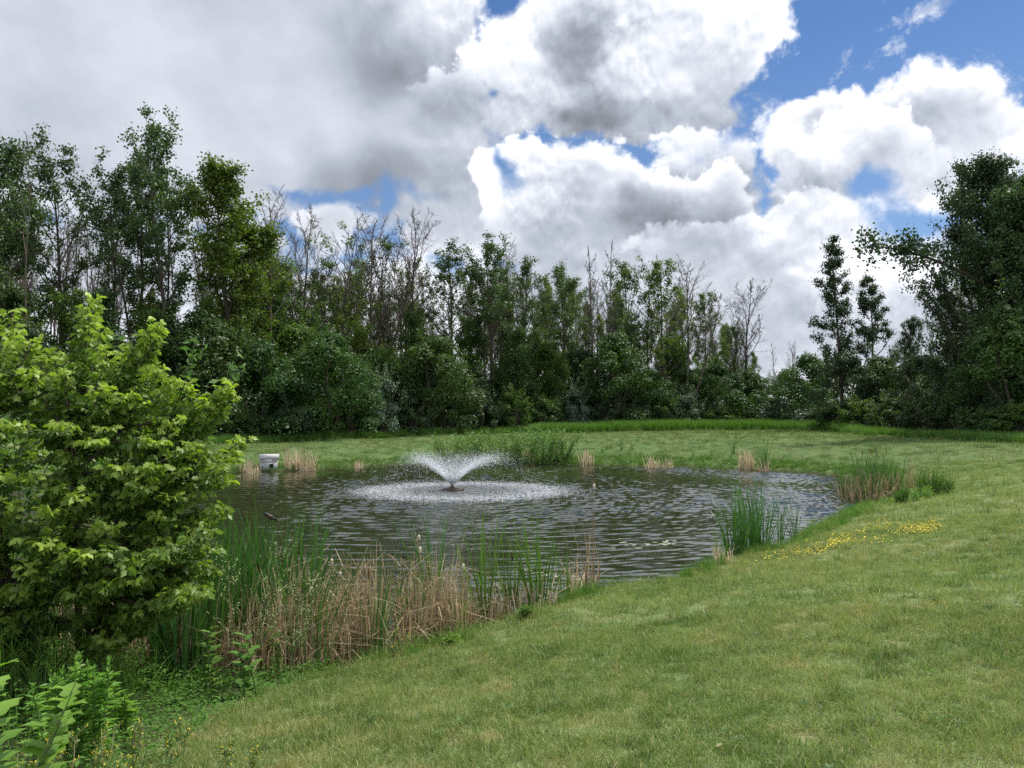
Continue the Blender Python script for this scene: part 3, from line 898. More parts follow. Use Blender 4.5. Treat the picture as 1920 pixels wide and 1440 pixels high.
UNDER = [
    ('understorey_tree', 'b3', 45, 48, 590, 'dark thicket tree under the leftmost broad tree'),
    ('understorey_tree', 'b0', 190, 54, 600, 'dark thicket tree under the light-crowned oak'),
    ('understorey_tree', 'b3', 300, 57, 590, 'blue-dark thicket tree at the feet of the tallest oak'),
    ('understorey_tree', 'b0', 385, 58, 570, 'tall dark thicket tree left of the yellow-green maple foot'),
    ('understorey_tree', 'b2', 480, 60, 630, 'spreading thicket tree beneath the yellow-green maple'),
    ('understorey_tree', 'b1', 560, 66, 590, 'lighter green thicket tree right of the maple foot'),
    ('understorey_tree', 'b0', 618, 62, 610, 'large pointed thicket tree standing forward behind the grey box'),
    ('understorey_tree', 'b0', 700, 72, 640, 'thicket tree behind and right of the large pointed one'),
    ('understorey_tree', 'b1', 765, 76, 650, 'small light thicket tree left of the rounded middle one'),
    ('understorey_tree', 'b0', 818, 70, 618, 'big rounded thicket tree behind the fountain spray'),
    ('understorey_tree', 'b3', 890, 76, 680, 'very dark thicket tree right of the big rounded one'),
    ('understorey_tree', 'b2', 955, 79, 690, 'low dark thicket tree under the highest middle oak'),
    ('understorey_tree', 'b1', 1030, 84, 625, 'green thicket tree under the oak with the arching branch'),
    ('understorey_tree', 'b3', 1085, 83, 640, 'thicket tree below the two bare spires'),
    ('understorey_tree', 'b0', 1150, 80, 615, 'dark pyramidal thicket tree, tallest of the middle right thicket'),
    ('understorey_tree', 'b2', 1215, 84, 690, 'thicket tree right of the dark pyramidal one'),
    ('understorey_tree', 'b0', 1280, 86, 685, 'thicket tree at the foot of the tall dead tree'),
    ('understorey_tree', 'b2', 1345, 87, 680, 'thicket tree under the light green tree'),
    ('understorey_tree', 'b0', 1410, 89, 690, 'thicket tree below the lone round bare crown'),
    ('understorey_tree', 'b3', 1470, 95, 690, 'thicket tree in the low gap under the far bare trees'),
    ('understorey_tree', 'b2', 1520, 84, 660, 'brown-green thicket tree left of the slender oak foot'),
    ('understorey_tree', 'b3', 1588, 72, 650, 'dark thicket tree wrapping the slender oak trunk'),
    ('understorey_tree', 'b0', 1655, 72, 660, 'thicket tree under the cone-shaped tree'),
    ('understorey_tree', 'b3', 1725, 64, 650, 'thicket tree below the lower dark tree'),
    ('understorey_tree', 'b0', 1905, 52, 560, 'lighter green thicket tree before the great tree at the right edge'),
    ('shrub', 's0', 490, 58, 782, 'round low shrub behind the grey box'),
    ('shrub', 's3', 545, 60, 745, 'low dark shrub right of the round one behind the box'),
    ('shrub', 's1', 600, 62, 740, 'mid-green shrub at the foot of the large pointed thicket tree'),
    ('shrub', 's0', 655, 64, 730, 'shrub in front of the gap left of the fountain'),
    ('shrub', 's2', 722, 66, 702, 'pale bluish shrub left of the big rounded thicket tree'),
    ('shrub', 's3', 775, 68, 745, 'dark shrub in front of the pale bluish one'),
    ('shrub', 's0', 840, 70, 735, 'shrub straight behind the fountain'),
    ('shrub', 's3', 900, 72, 740, 'almost black shrub right behind the spray'),
    ('shrub', 's1', 965, 74, 725, 'yellow-green shrub behind the tall sandbar willows'),
    ('shrub', 's0', 1020, 76, 745, 'shrub between the yellow-green and the silvery one'),
    ('shrub', 's2', 1078, 78, 722, 'silvery shrub, the left and larger of the silvery ones'),
    ('shrub', 's3', 1135, 79, 748, 'dark shrub right of the larger silvery one'),
    ('shrub', 's3', 1190, 80, 742, 'dark low shrub below the dark pyramidal thicket tree'),
    ('shrub', 's0', 1240, 81, 738, 'shrub left of the smaller silvery one'),
    ('shrub', 's2', 1288, 82, 735, 'smaller silvery shrub under the tall dead tree'),
    ('shrub', 's1', 1345, 83, 765, 'light green shrub behind the tall grass strip'),
    ('shrub', 's0', 1400, 84, 768, 'low shrub right of the light green one'),
    ('shrub', 's3', 1455, 84, 760, 'low dark shrub below the gap in the woods'),
    ('shrub', 's2', 1515, 78, 770, 'small whitish shrub left of the slender oak'),
    ('shrub', 's0', 1565, 70, 755, 'shrub at the foot of the slender oak'),
    ('shrub', 's1', 1620, 67, 745, 'brighter shrub right of the slender oak foot'),
    ('shrub', 's0', 1680, 62, 745, 'shrub below the lower dark tree'),
    ('shrub', 's3', 1735, 60, 735, 'dark shrub left of the great tree foot'),
    ('shrub', 's0', 1800, 56, 730, 'shrub at the foot of the great right tree'),
    ('shrub', 's1', 1905, 50, 752, 'rounded shrub spilling onto the lawn at the right edge'),
    ('shrub', 's3', 1860, 53, 740, 'dark shrub left of the one spilling onto the lawn'),
    ('shrub', 's3', 330, 55, 770, 'dark shrub behind the young box elder tip'),
    ('shrub', 's0', 415, 57, 765, 'shrub just right of the box elder behind the lawn'),
]
HREF = {'b0': 9, 'b1': 8, 'b2': 7, 'b3': 10, 's0': 3.2, 's1': 3, 's2': 3.4, 's3': 2.6}
for nm, key, px, Y, top, lab in UNDER:
    x = xat(px, Y); h = zat(top, Y) - gz(x, Y)
    wx = {'b': 1.15, 's': 1.0}[key[0]] * (HREF[key] * .55 / h + .45 if h > HREF[key] else 1.0)
    if key[0] == 's': wx *= max(.75, min(1.5, HREF[key] * 1.15 / h))
    put_tree(nm, key, px, Y, top, lab, 'small tree' if key[0] == 'b' else 'shrub', wx, href=HREF[key], parts=('stems', 'foliage'))

# deep in the woods: many thin trunks nothing tells apart, and low growth that closes the view
FILL = ['thin0', 'bare3', 'thin1', 'maple1', 'thin1', 'bare2', 'oak3', 'thin0', 'bare1', 'maple1']
for i in range(195):
    px = (RNG.uniform(-80, 1440) if i < 110 else RNG.uniform(450, 1420)) if i < 170 else RNG.uniform(1680, 2080)
    Y = float(wood_y(px - 960, FPX)) + RNG.uniform(6, 30)
    top = np.interp(px, [0, 300, 450, 700, 900, 1300, 1450, 1650, 1800, 2050], [360, 390, 450, 490, 500, 530, 660, 620, 480, 420]) + RNG.uniform(-10, 80)
    k = FILL[int(RNG.integers(0, len(FILL)))]
    if px < 440 and k in ('maple1', 'thin1', 'oak3'): k = 'bare3'
    put_tree('thin_tree', k, px, Y, top, 'thin dark tree in the crowd of trunks deep inside the woods', 'tree', RNG.uniform(.6, .95), group='trees deep inside the woods')
for i in range(28):
    px = 20 + i * 51 + RNG.uniform(-12, 12)
    if 1430 < px < 1530: continue
    Y = float(wood_y(px - 960, FPX)) + RNG.uniform(-3, 4)
    top = np.interp(px, [0, 300, 450, 700, 900, 1300, 1450, 1600, 1800], [540, 550, 560, 590, 600, 620, 690, 610, 570]) + RNG.uniform(-30, 60)
    put_tree('young_tree', 'young%d' % (i % 3), px, Y, top, 'young half-open green tree among the trunks at the edge of the woods', 'tree', RNG.uniform(.85, 1.1), href=12.0, group='young trees along the edge of the woods')
for i in range(64):
    px = -120 + i * 35 + RNG.uniform(-14, 14)
    Y = float(wood_y(px - 960, FPX)) + RNG.uniform(9, 20)
    top = np.interp(px, [0, 300, 700, 900, 1300, 1450, 1600, 1800], [640, 655, 670, 690, 705, 710, 695, 650]) + RNG.uniform(-20, 35)
    k = ['b0', 'b2', 'b3', 'b1'][i % 4]
    put_tree('thicket', k, px, Y, top, 'dim thicket growth half hidden behind the front rank of shrubs', 'thicket', 1.25, href=HREF[k], group='thickets behind the front rank', parts=('stems', 'foliage'))
# ------------------------------------------------------------------ turf, fringes: instanced tufts (nobody could count them)
def turf_mat():
    m, t = new_mat('turf_blades')
    c = lawn_colour(t)
    c = t.mix(1.0, c, t.mix(t.attr('tint'), (.80, .86, .70), (1.75, 1.68, 1.45)), 'MULTIPLY')
    c = t.mix(t.mapr(t.attr('tint'), .80, .97), c, (.46, .41, .22))
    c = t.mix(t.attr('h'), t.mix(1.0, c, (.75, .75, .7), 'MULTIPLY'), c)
    p = t.node('ShaderNodeBsdfPrincipled'); t.put(p.inputs['Base Color'], c)
    p.inputs['Roughness'].default_value = .6; p.inputs['Specular IOR Level'].default_value = .25
    tr = t.node('ShaderNodeBsdfTranslucent'); t.put(tr.inputs[0], t.mix(1.0, c, (1.1, 1.3, .6), 'MULTIPLY'))
    mx = t.node('ShaderNodeMixShader'); mx.inputs[0].default_value = .3
    t.l.new(p.outputs[0], mx.inputs[1]); t.l.new(tr.outputs[0], mx.inputs[2])
    o = t.node('ShaderNodeOutputMaterial'); t.l.new(mx.outputs[0], o.inputs[0])
    return m


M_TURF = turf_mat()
M_FRINGE = leaf_mat('long_grass_blades', (.045, .120, .018), (.115, .22, .035), .35, .5, .3, .2)
M_FIELD = leaf_mat('tall_weed_blades', (.055, .13, .022), (.13, .24, .045), .35, .5, .3, .15)


def tuft(seed, n, rad, hmin, hmax, w, mat, flat=.5, seg=3, name='tuft'):
    rg = np.random.default_rng(seed); mb = MB()
    a = rg.uniform(0, 2 * PI, n); r = rad * np.sqrt(rg.uniform(0, 1, n))
    b = np.stack([np.cos(a) * r, np.sin(a) * r, np.full(n, -.01)], 1)
    blades(mb, b, rg.uniform(0, 2 * PI, n), rg.uniform(0, flat, n), rg.uniform(.2, 1.3, n), rg.uniform(hmin, hmax, n), w * rg.uniform(.6, 1.2, n), seg, rg.uniform(0, 1, n), rg)
    o = bpy.data.objects.new(name, mb.mesh(name, mat)); return o


def collection(name, obs):
    c = bpy.data.collections.new(name)
    for o in obs: c.objects.link(o)
    return c


def scatter(name, coll, P, S, label, cat, kind='stuff', tilt=.12, rng=RNG):
    """one object whose points carry instances of the tufts in coll"""
    P = np.asarray(P, np.float32); n = len(P)
    me = bpy.data.meshes.new(name); me.vertices.add(n); me.vertices.foreach_set('co', P.ravel())
    rot = np.stack([rng.normal(size=n) * tilt, rng.normal(size=n) * tilt, rng.uniform(0, 2 * PI, n)], 1).astype(np.float32)
    me.attributes.new('rot', 'FLOAT_VECTOR', 'POINT').data.foreach_set('vector', rot.ravel())
    me.attributes.new('scl', 'FLOAT', 'POINT').data.foreach_set('value', np.broadcast_to(np.asarray(S, np.float32), (n,)).copy())
    me.attributes.new('pick', 'INT', 'POINT').data.foreach_set('value', rng.integers(0, len(coll.objects), n).astype(np.int32))
    o = link(name, me); tag(o, label, cat, None, kind)
    ng = bpy.data.node_groups.new(name + '_scatter', 'GeometryNodeTree')
    ng.interface.new_socket('Geometry', in_out='INPUT', socket_type='NodeSocketGeometry')
    ng.interface.new_socket('Geometry', in_out='OUTPUT', socket_type='NodeSocketGeometry')
    N, L = ng.nodes, ng.links
    gi, go = N.new('NodeGroupInput'), N.new('NodeGroupOutput')
    ci = N.new('GeometryNodeCollectionInfo'); ci.inputs['Collection'].default_value = coll
    ci.inputs['Separate Children'].default_value = True; ci.inputs['Reset Children'].default_value = True
    ip = N.new('GeometryNodeInstanceOnPoints'); ip.inputs['Pick Instance'].default_value = True

    def named(nm, dt):
        a = N.new('GeometryNodeInputNamedAttribute'); a.data_type = dt; a.inputs['Name'].default_value = nm
        return a.outputs[0]
    L.new(gi.outputs[0], ip.inputs['Points']); L.new(ci.outputs[0], ip.inputs['Instance'])
    L.new(named('pick', 'INT'), ip.inputs['Instance Index']); L.new(named('scl', 'FLOAT'), ip.inputs['Scale'])
    L.new(named('rot', 'FLOAT_VECTOR'), ip.inputs['Rotation'])
    L.new(ip.outputs[0], go.inputs[0])
    md = o.modifiers.new('scatter', 'NODES'); md.node_group = ng
    return o


def wedge(n, r0, r1, half=.78, rng=RNG):
    r = np.sqrt(rng.uniform(r0 * r0, r1 * r1, n)); a = rng.uniform(-half, half, n)
    return r * np.sin(a), r * np.cos(a)


def keep_lawn(x, y, dmin=.12):
    return (shore_d(x, y) > dmin) & (y < wood_y(x, y) + 1) & (rough_d(x, y) > .0)


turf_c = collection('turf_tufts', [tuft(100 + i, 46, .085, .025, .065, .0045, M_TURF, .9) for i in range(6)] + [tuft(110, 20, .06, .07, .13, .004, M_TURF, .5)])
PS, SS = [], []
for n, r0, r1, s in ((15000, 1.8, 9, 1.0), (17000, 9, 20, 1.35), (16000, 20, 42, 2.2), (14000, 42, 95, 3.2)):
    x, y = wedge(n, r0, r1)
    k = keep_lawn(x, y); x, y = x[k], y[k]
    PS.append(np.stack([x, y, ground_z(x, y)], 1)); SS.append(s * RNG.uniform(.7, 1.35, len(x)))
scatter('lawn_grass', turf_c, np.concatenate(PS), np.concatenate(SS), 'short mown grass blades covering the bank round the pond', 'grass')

fr_c = collection('fringe_tufts', [tuft(130 + i, 40, .14, .12, .38, .007, M_FRINGE, .45, 4) for i in range(4)])
x, y = wedge(60000, 5, 58)
d = shore_d(x, y); px_ = x / y * FPX + 960
wid = .35 + .25 * np.sin(x * 1.7 + y) + np.where((y > 30) & (x > 5), .9, 0) + np.where((px_ > 1500) & (px_ < 1600) & (y < 32) & (y > 15), .5, 0) + np.where((px_ > 1600) & (px_ < 1830) & (y < 27.5) & (y > 15), .5, 0) + np.where(y > 35, .7, 0)
k = (d > -.05) & (d < wid + .15) & (rough_d(x, y) > -.1) & (RNG.uniform(0, 1, len(x)) < .8)
x, y, d = x[k], y[k], d[k]
sc_ = RNG.uniform(.45, 1.0, len(x)) * np.where(y > 30, 1.2, 1.0)
scatter('shore_grass', fr_c, np.stack([x, y, ground_z(x, y)], 1), sc_, 'longer bright green grass fringing the waterline', 'grass')

fl_c = collection('weed_tufts', [tuft(150 + i, 60, .5, .45, 1.15, .03, M_FIELD, .35, 4) for i in range(4)])
px_ = RNG.uniform(1000, 1640, 3200); y = wood_y((px_ - 960), np.full(3200, FPX)) - RNG.uniform(7.0, 11.5, 3200)
x = (px_ - 960) / FPX * y
s_ = RNG.uniform(.75, 1.2, 3200) * np.interp(px_, [1000, 1250, 1560, 1640], [.75, 1, .95, .5])
P1 = np.stack([x, y, ground_z(x, y)], 1)
px2 = np.concatenate([RNG.uniform(380, 1000, 1300), RNG.uniform(1600, 2000, 700)]); y2 = wood_y((px2 - 960), np.full(2000, FPX)) - RNG.uniform(6, 8.4, 2000); x2 = (px2 - 960) / FPX * y2
P2 = np.stack([x2, y2, ground_z(x2, y2)], 1)
scatter('tall_grass', fl_c, np.concatenate([P1, P2]), np.concatenate([s_, RNG.uniform(.35, .7, 2000)]), 'unmown tall grass in a bright strip along the edge of the woods', 'grass')

# yellow flowers on the right bank, small white clover heads in the turf
def flower_head(seed, mat, r, h, n):
    rg = np.random.default_rng(seed); mb = MB()
    for i in range(n):
        c = np.array([rg.normal() * .06, rg.normal() * .06, h * rg.uniform(.6, 1.2)])
        k = 5; a = np.arange(k) * 2 * PI / k + rg.uniform(0, 6)
        D = np.stack([np.cos(a), np.sin(a), np.full(k, .35)], 1); Nn = np.stack([-np.cos(a) * .3, -np.sin(a) * .3, np.ones(k)], 1)
        leaves(mb, np.repeat(c[None], k, 0), D, Nn, r, LEAF4, .5, 1.5)
    return bpy.data.objects.new('flower_head', mb.mesh('flower_head', mat))


yc = collection('yellow_heads', [flower_head(i, M_YEL, .011, .070, 5) for i in range(3)])
pts = []
for (ax, ay, bx, by, sp, n) in ((1424, 1060, 1500, 1042, 7, 34), (1480, 1048, 1575, 1022, 8, 90), (1560, 1024, 1600, 1012, 7, 90), (1600, 1004, 1680, 985, 9, 100), (1635, 1018, 1690, 1006, 6, 34),
                                (1685, 998, 1750, 982, 7, 120), (1710, 1004, 1768, 992, 4, 130), (1745, 920, 1830, 915, 5, 8), (1815, 976, 1835, 974, 4, 5), (1500, 835, 1490, 836, 2, 8), (1390, 828, 1420, 829, 1, 12), (1480, 833, 1505, 834, 1, 14)):
    for i in range(int(n * .55)):
        t = RNG.uniform(0, 1)
        gx, gy, gzz = on_ground(ax + (bx - ax) * t + RNG.normal() * sp * 1.6, ay + (by - ay) * t + RNG.normal() * sp * .6)
        if gy < 70: pts.append((gx, gy, gzz))
scatter('yellow_flowers', yc, pts, RNG.uniform(.8, 1.5, len(pts)), 'drift of small yellow flowers in the grass above the right shore', 'flowers')
wc = collection('white_heads', [flower_head(20 + i, M_WHITE, .007, .055, 2) for i in range(3)])
x, y = wedge(220, 3, 26); k = keep_lawn(x, y, .4) & (np.sin(x * .9) + np.sin(y * .8 + 1) > .4); x, y = x[k], y[k]
scatter('clover_heads', wc, np.stack([x, y, ground_z(x, y)], 1), RNG.uniform(.7, 1.3, len(x)), 'tiny white clover heads dotted through the mown grass', 'flowers')

# low broad-leaved weeds in loose patches through the turf
def rosette(seed, n, r, mat):
    rg_ = np.random.default_rng(seed); mb = MB()
    a = np.arange(n) * 2.4 + rg_.uniform(0, 6); e = rg_.uniform(.15, .8, n)
    D = np.stack([np.cos(a), np.sin(a), e], 1)
    leaves(mb, np.stack([np.cos(a), np.sin(a), np.full(n, 1.2)], 1) * .012, D, np.stack([-np.cos(a) * .4, -np.sin(a) * .4, np.ones(n)], 1), r * rg_.uniform(.6, 1.2, n), LEAFO, rg_.uniform(0, 1, n), .9)
    return bpy.data.objects.new('rosette', mb.mesh('rosette', mat))


M_LW = leaf_mat('lawn_weed_leaves', (.045, .095, .022), (.095, .165, .04), .3, .55, .2)
lw = collection('lawn_weed_rosettes', [rosette(170 + i, 8 + 2 * i, .030, M_LW) for i in range(4)])
x, y = wedge(22000, 2.5, 24)
f = np.sin(x * 1.3 + 1.5 * np.sin(y * .9)) * np.sin(y * 1.7 + 1.2 * np.sin(x * 1.1 + 2)) + .5 * np.sin(x * 4.1 + y * 3.3)
k = keep_lawn(x, y, .3) & (f + RNG.normal(size=len(x)) * .35 > .95) & (RNG.uniform(0, 1, len(x)) < .6); x, y = x[k], y[k]
scatter('lawn_weeds', lw, np.stack([x, y, ground_z(x, y) + .012], 1), RNG.uniform(.6, 1.5, len(x)), 'darker patches of low clover and plantain leaves in the mown grass', 'weeds')
# ------------------------------------------------------------------ reeds
def frames(n, rg):
    return rg.uniform(0, 2 * PI, n)


def green_clump(seed, n, rad, h, mat=None, w=.016, spread=.16, fan=True):
    rg = np.random.default_rng(seed); mb = MB()
    a = frames(n, rg); r = rad * np.sqrt(rg.uniform(0, 1, n))
    b = np.stack([np.cos(a) * r, np.sin(a) * r, np.full(n, -.15)], 1)
    la = np.where(rg.uniform(0, 1, n) < .7, a, rg.uniform(0, 2 * PI, n)) if fan else rg.uniform(0, 2 * PI, n)
    H = h * rg.uniform(.55, 1.08, n)
    blades(mb, b, la, np.abs(rg.normal(size=n)) * spread, rg.uniform(0, .35, n) + (rg.uniform(0, 1, n) < .1) * 1.2, H, w * rg.uniform(.7, 1.3, n), 6, rg.uniform(0, 1, n), rg)
    return mb.mesh('leaves', mat or M_REED)


def dead_blades(mb, b, h, rg, w=.014, broken=.4):
    n = len(b); H = h * rg.uniform(.45, 1.1, n)
    br = rg.uniform(0, 1, n) < broken
    blades(mb, b[~br], rg.uniform(0, 6.28, (~br).sum()), np.abs(rg.normal(size=(~br).sum())) * .13, rg.uniform(0, .3, (~br).sum()), H[~br], w * rg.uniform(.6, 1.4, (~br).sum()), 3, rg.uniform(0, 1, (~br).sum()), rg)
    m = br.sum()
    for lo in (.35, .6):
        sel = np.where(br)[0][(0 if lo < .5 else m // 2):(m // 2 if lo < .5 else m)]
        if len(sel): blades(mb, b[sel], rg.uniform(0, 6.28, len(sel)), np.abs(rg.normal(size=len(sel))) * .15, rg.uniform(0, .3, len(sel)), H[sel] * 1.1,
                            w * rg.uniform(.6, 1.4, len(sel)), 5, rg.uniform(0, 1, len(sel)), rg, kink=(lo, rg.uniform(.7, 2.2, len(sel))))


def dead_clump(seed, n, rad, h, w=.016, mat=None):
    rg = np.random.default_rng(seed); mb = MB()
    a = frames(n, rg); r = rad * np.sqrt(rg.uniform(0, 1, n))
    dead_blades(mb, np.stack([np.cos(a) * r, np.sin(a) * r, np.full(n, -.12)], 1), h, rg, w, .3)
    return mb.mesh('dead_stalks', mat or M_DEAD)


def seed_head(parent, x, y, z0, ztop, mat=None, r=.013, L=.16, name='seed_head', lean=(0, 0)):
    """a stalk with its brown sausage, or with pale burst fluff"""
    mb = MB(); P = [(x, y, z0), (x + lean[0] * .5, y + lean[1] * .5, (z0 + ztop) / 2), (x + lean[0], y + lean[1], ztop)]
    tube(mb, P, (.005, .004, .003), 5, .6)
    st = mb.build('stalk', M_REEDP if mat is None else M_DEAD, parent)
    mb = MB(); n = 7; zz = np.linspace(0, 1, n)
    rr = r * np.array([.25, .85, 1, 1.02, 1, .8, .2]) if mat is None else r * np.array([.2, .7, 1.1, .8, 1.15, .7, .1])
    tube(mb, [(x + lean[0] * (.9 + .05 * q), y + lean[1] * (.9 + .05 * q), ztop - .08 - L * (1 - q)) for q in zz], rr, 8, .5)
    return mb.build(name, mat or M_HEAD, parent, smooth=True)


def clump(px, py, label, green=None, dead=None, heads=(), fluffs=(), z=None, group=None, scale=1.0, name='cattail_clump'):
    """base of the clump is at this pixel of the waterline or bank"""
    x, y = on_z(px, py, z if z is not None else .0)
    g = max(gz(x, y), -.1)
    o = link(name, None, None, (x, y, g), scale=scale); o.empty_display_size = .3
    o.rotation_euler = (0, 0, RNG.uniform(0, 6.28))
    tag(o, label, 'reeds' if name != 'cattail_clump' else 'cattails', group)
    if green is not None: link('leaves', green, o)
    if dead is not None: link('dead_stalks', dead, o)
    for (dx, dy, h) in heads: seed_head(o, dx, dy, 0, h, lean=(RNG.normal() * .05, RNG.normal() * .05))
    for (dx, dy, h) in fluffs: seed_head(o, dx, dy, 0, h, M_FLUFF, .022, .10, 'burst_seed_head', lean=(RNG.normal() * .08, RNG.normal() * .05))
    return o


GA = green_clump(201, 78, .20, 2.0, w=.027); GB = green_clump(202, 40, .11, 1.8, w=.024); GC = green_clump(203, 44, .18, 1.25, M_REEDP)
GD = green_clump(204, 130, .34, 1.95, w=.027); GE = green_clump(205, 24, .07, 1.9, w=.022, spread=.2); GF = green_clump(206, 30, .13, 1.15, M_REEDP, w=.022)
DA = dead_clump(211, 60, .22, 1.35); DB = dead_clump(212, 34, .14, 1.5); DC = dead_clump(213, 110, .5, 1.3, .042, M_DEADW); DD = dead_clump(214, 50, .3, .75, .036, M_DEADW)

GH = green_clump(208, 40, .10, 1.85, M_REEDP, w=.024); GI = green_clump(209, 56, .13, 2.0, M_REEDM, w=.024); GG = green_clump(207, 70, .42, 1.75, M_REEDD, w=.03); DE = dead_clump(215, 170, .5, 1.05, .03)
# near bank, from left to right
clump(372, 1290, 'dark green cattails rising against the right side of the box elder', GD, DA, [(.1, 0, 1.45)], z=.05, scale=1.0)
clump(425, 1265, 'cattails between the box elder and the tall dark pair of clumps', GA, DA, [(0, .05, 1.5), (.12, -.1, 1.35)], scale=.95)
clump(492, 1262, 'tall cattail clump directly below the black bird', GA, DB, [(.05, .08, 1.5)], scale=1.0)
clump(522, 1240, 'tallest dark cattail clump, its blades crossing the open water', GD, None, [(.2, -.1, 1.55)], scale=1.1)
clump(556, 1262, 'dark cattail clump just left of the tan reed bed', GA, None, [(-.15, 0, 1.45)], scale=1.05)
clump(395, 1240, 'dark cattails deep behind the box elder branch ends', GD, None, scale=1.0)
clump(460, 1235, 'dark cattails behind the airy flowering plant', GA, DA, scale=1.0)
clump(340, 1300, 'cattails half covered by the low box elder leaves', GD, DA, scale=.85, z=.1)
clump(600, 1275, 'thin green cattails at the left front of the tan reed bed', GE, None, [], scale=.8)
clump(640, 1215, 'green cattails with two pale burst heads in the tan reed bed', GE, DB, [], [(0, .05, 1.42), (.06, -.05, 1.22)], scale=.95)
clump(702, 1235, 'green cattails standing in the middle of the tan reed bed', GB, DA, [(.1, 0, 1.5)], scale=.85)
clump(783, 1200, 'slender green cattails right of the bright water gap', GE, DB, [], [(.1, 0, 1.5)], scale=.95)
clump(812, 1140, 'green fan of cattails at the right end of the tan reed bed', GB, DB, [], [(-.05, .1, 1.35)], scale=1.0)
clump(858, 1180, 'yellow-green short cattails right of the tan reed bed', GF, None, [], [(.08, .05, 1.25)], scale=.9)
clump(912, 1160, 'leaning green cattails pointing at the fountain, left of three fans', GH, None, [], scale=1.05)
clump(960, 1150, 'green cattails with one brown head, middle of three fans', GH, DD, [(0, .04, 1.3)], scale=.85)
clump(1013, 1145, 'tall green cattail fan reaching highest over the near water, right of three fans', GI, DD, [], scale=.95)
clump(1060, 1128, 'short bright green cattails right of the three fans', GF, None, [], scale=.95)
clump(1110, 1118, 'lone bundle of dry brown stalks on the near shore', None, DB, [], [(.02, 0, 1.9)], scale=1.0)
clump(1085, 1110, 'few bent dry stalks left of the lone dry bundle', None, DD, [], scale=1.0)
# right bank
clump(1352, 1075, 'small brown and green tuft at the left foot of the right bank cattails', GF, DD, scale=.65)
clump(1378, 1050, 'left part of the cattail stand on the right bank', GA, None, scale=.86)
clump(1425, 1038, 'middle part of the cattail stand on the right bank', GA, None, scale=.92)
clump(1404, 1044, 'thick green part between left and middle of the right bank cattail stand', GA, None, scale=.86)
clump(1462, 1026, 'right slender spike of the cattail stand on the right bank', GE, None, scale=.9)
clump(1490, 1012, 'separate thin cattails right of the right bank stand', GE, None, scale=.8)
clump(1520, 1002, 'low green rushes at the waterline beside the thin cattails', GF, None, scale=.5)
# right end of the pond
for i, (px, py, s, lab) in enumerate(((1600, 936, 1.0, 'left edge of the big brown-footed cattail stand at the pond corner'), (1625, 940, 1.1, 'front of the big brown-footed cattail stand at the pond corner'),
                                      (1648, 932, 1.15, 'middle of the big brown-footed cattail stand at the pond corner'), (1668, 936, 1.05, 'right edge of the big brown-footed cattail stand at the pond corner'),
                                      (1630, 922, 1.1, 'back of the big brown-footed cattail stand at the pond corner'))):
    clump(px, py, lab, GG, DE, [(.2, .1, 1.75), (-.2, .15, 1.7), (.0, -.2, 1.8)] if i in (2, 4) else [], scale=s)
clump(1708, 925, 'dry stalks between the cattail stand and the dark weedy mound', GC, DA, scale=1.05, z=.3)
clump(1742, 930, 'dark upright rushes standing in the weedy mound right of the corner cattails', GG, DA, scale=.72, z=.45)
clump(1768, 928, 'thin dark rushes at the right edge of the weedy mound', GG, None, scale=.5, z=.5)
# far shore, from left to right
FARC = (('pale dry reeds left of the grey box', 462, 884, DD, None, 1.3), ('dry reeds just left of the grey box', 478, 885, DD, None, 1.0),
        ('bleached dry reeds right of the grey box, left half', 548, 881, DC, None, .95), ('bleached dry reeds right of the grey box, right half', 578, 881, DC, None, 1.05),
        ('small bleached reed tuft alone on the far left shore', 673, 876, DD, None, 1.0), ('pale reed tuft right of the spray', 985, 868, DC, None, .85),
        ('pale reed tuft beside the one right of the spray', 1002, 868, DC, None, .75), ('leaning pale reeds before the far right lawn', 1100, 871, DD, None, 1.6),
        ('fallen pale reeds, largest heap of the far right shore', 1222, 876, DD, None, 1.4), ('upright thin reeds beside the fallen pale heap', 1250, 876, DD, GE, 1.2),
        ('brown and green reeds near the bright bank grass, left half', 1400, 880, DC, GF, .95), ('brown and green reeds near the bright bank grass, right half', 1432, 882, DD, GB, 1.25),
        ('dark green rushes at the hidden western end', 380, 886, DD, GD, 1.0), ('dark green rushes above the left of the grey box', 440, 880, None, GC, 1.1))
for lab, px, py, dd, gg, s in FARC:
    clump(px, py + 1.6, lab, gg, dd, scale=s, name='reed_tuft')
for i, px in enumerate((1065, 1130, 1165, 1185, 1300, 1335, 1375)):
    clump(px, 868 + (px > 1280) * 6, 'thin green rushes on the far right shore, single wispy tuft', (GE, GF)[i % 2], None, scale=(.75, .55, .8, .6, .7, .8, .9)[i], name='reed_tuft', group='wispy rushes of the far right shore')

# the dead reed bed: nobody could count its stalks
rg = np.random.default_rng(99)
BED = np.array([on_z(*p) for p in ((60, 1190), (300, 1172), (480, 1168), (700, 1170), (850, 1158), (905, 1146), (940, 1140), (1000, 1150), (880, 1186), (735, 1228), (640, 1262), (540, 1300), (470, 1318), (380, 1318), (250, 1300), (60, 1290))])
x = rg.uniform(BED[:, 0].min(), BED[:, 0].max(), 30000); y = rg.uniform(BED[:, 1].min(), BED[:, 1].max(), 30000)
k = poly_sdf(x, y, BED) < 0
pxx = x / y * FPX + 960
gap = (np.abs(pxx - 735) < 12) & (y < 11.5)
cl = np.sin(x * 4.3 + np.sin(y * 3.1) * 1.5) + np.sin(y * 5.0 + x * 2.2)
dens = np.interp(pxx, [0, 380, 560, 860, 940, 1010], [.10, .85, .95, .80, .5, .2]) * np.clip(.75 + .35 * cl, .1, 1)
k &= ~gap & (rg.uniform(0, 1, len(x)) < dens)
x, y, pxx = x[k], y[k], pxx[k]
k2 = rg.permutation(len(x))[:8200]; x, y, pxx = x[k2], y[k2], pxx[k2]
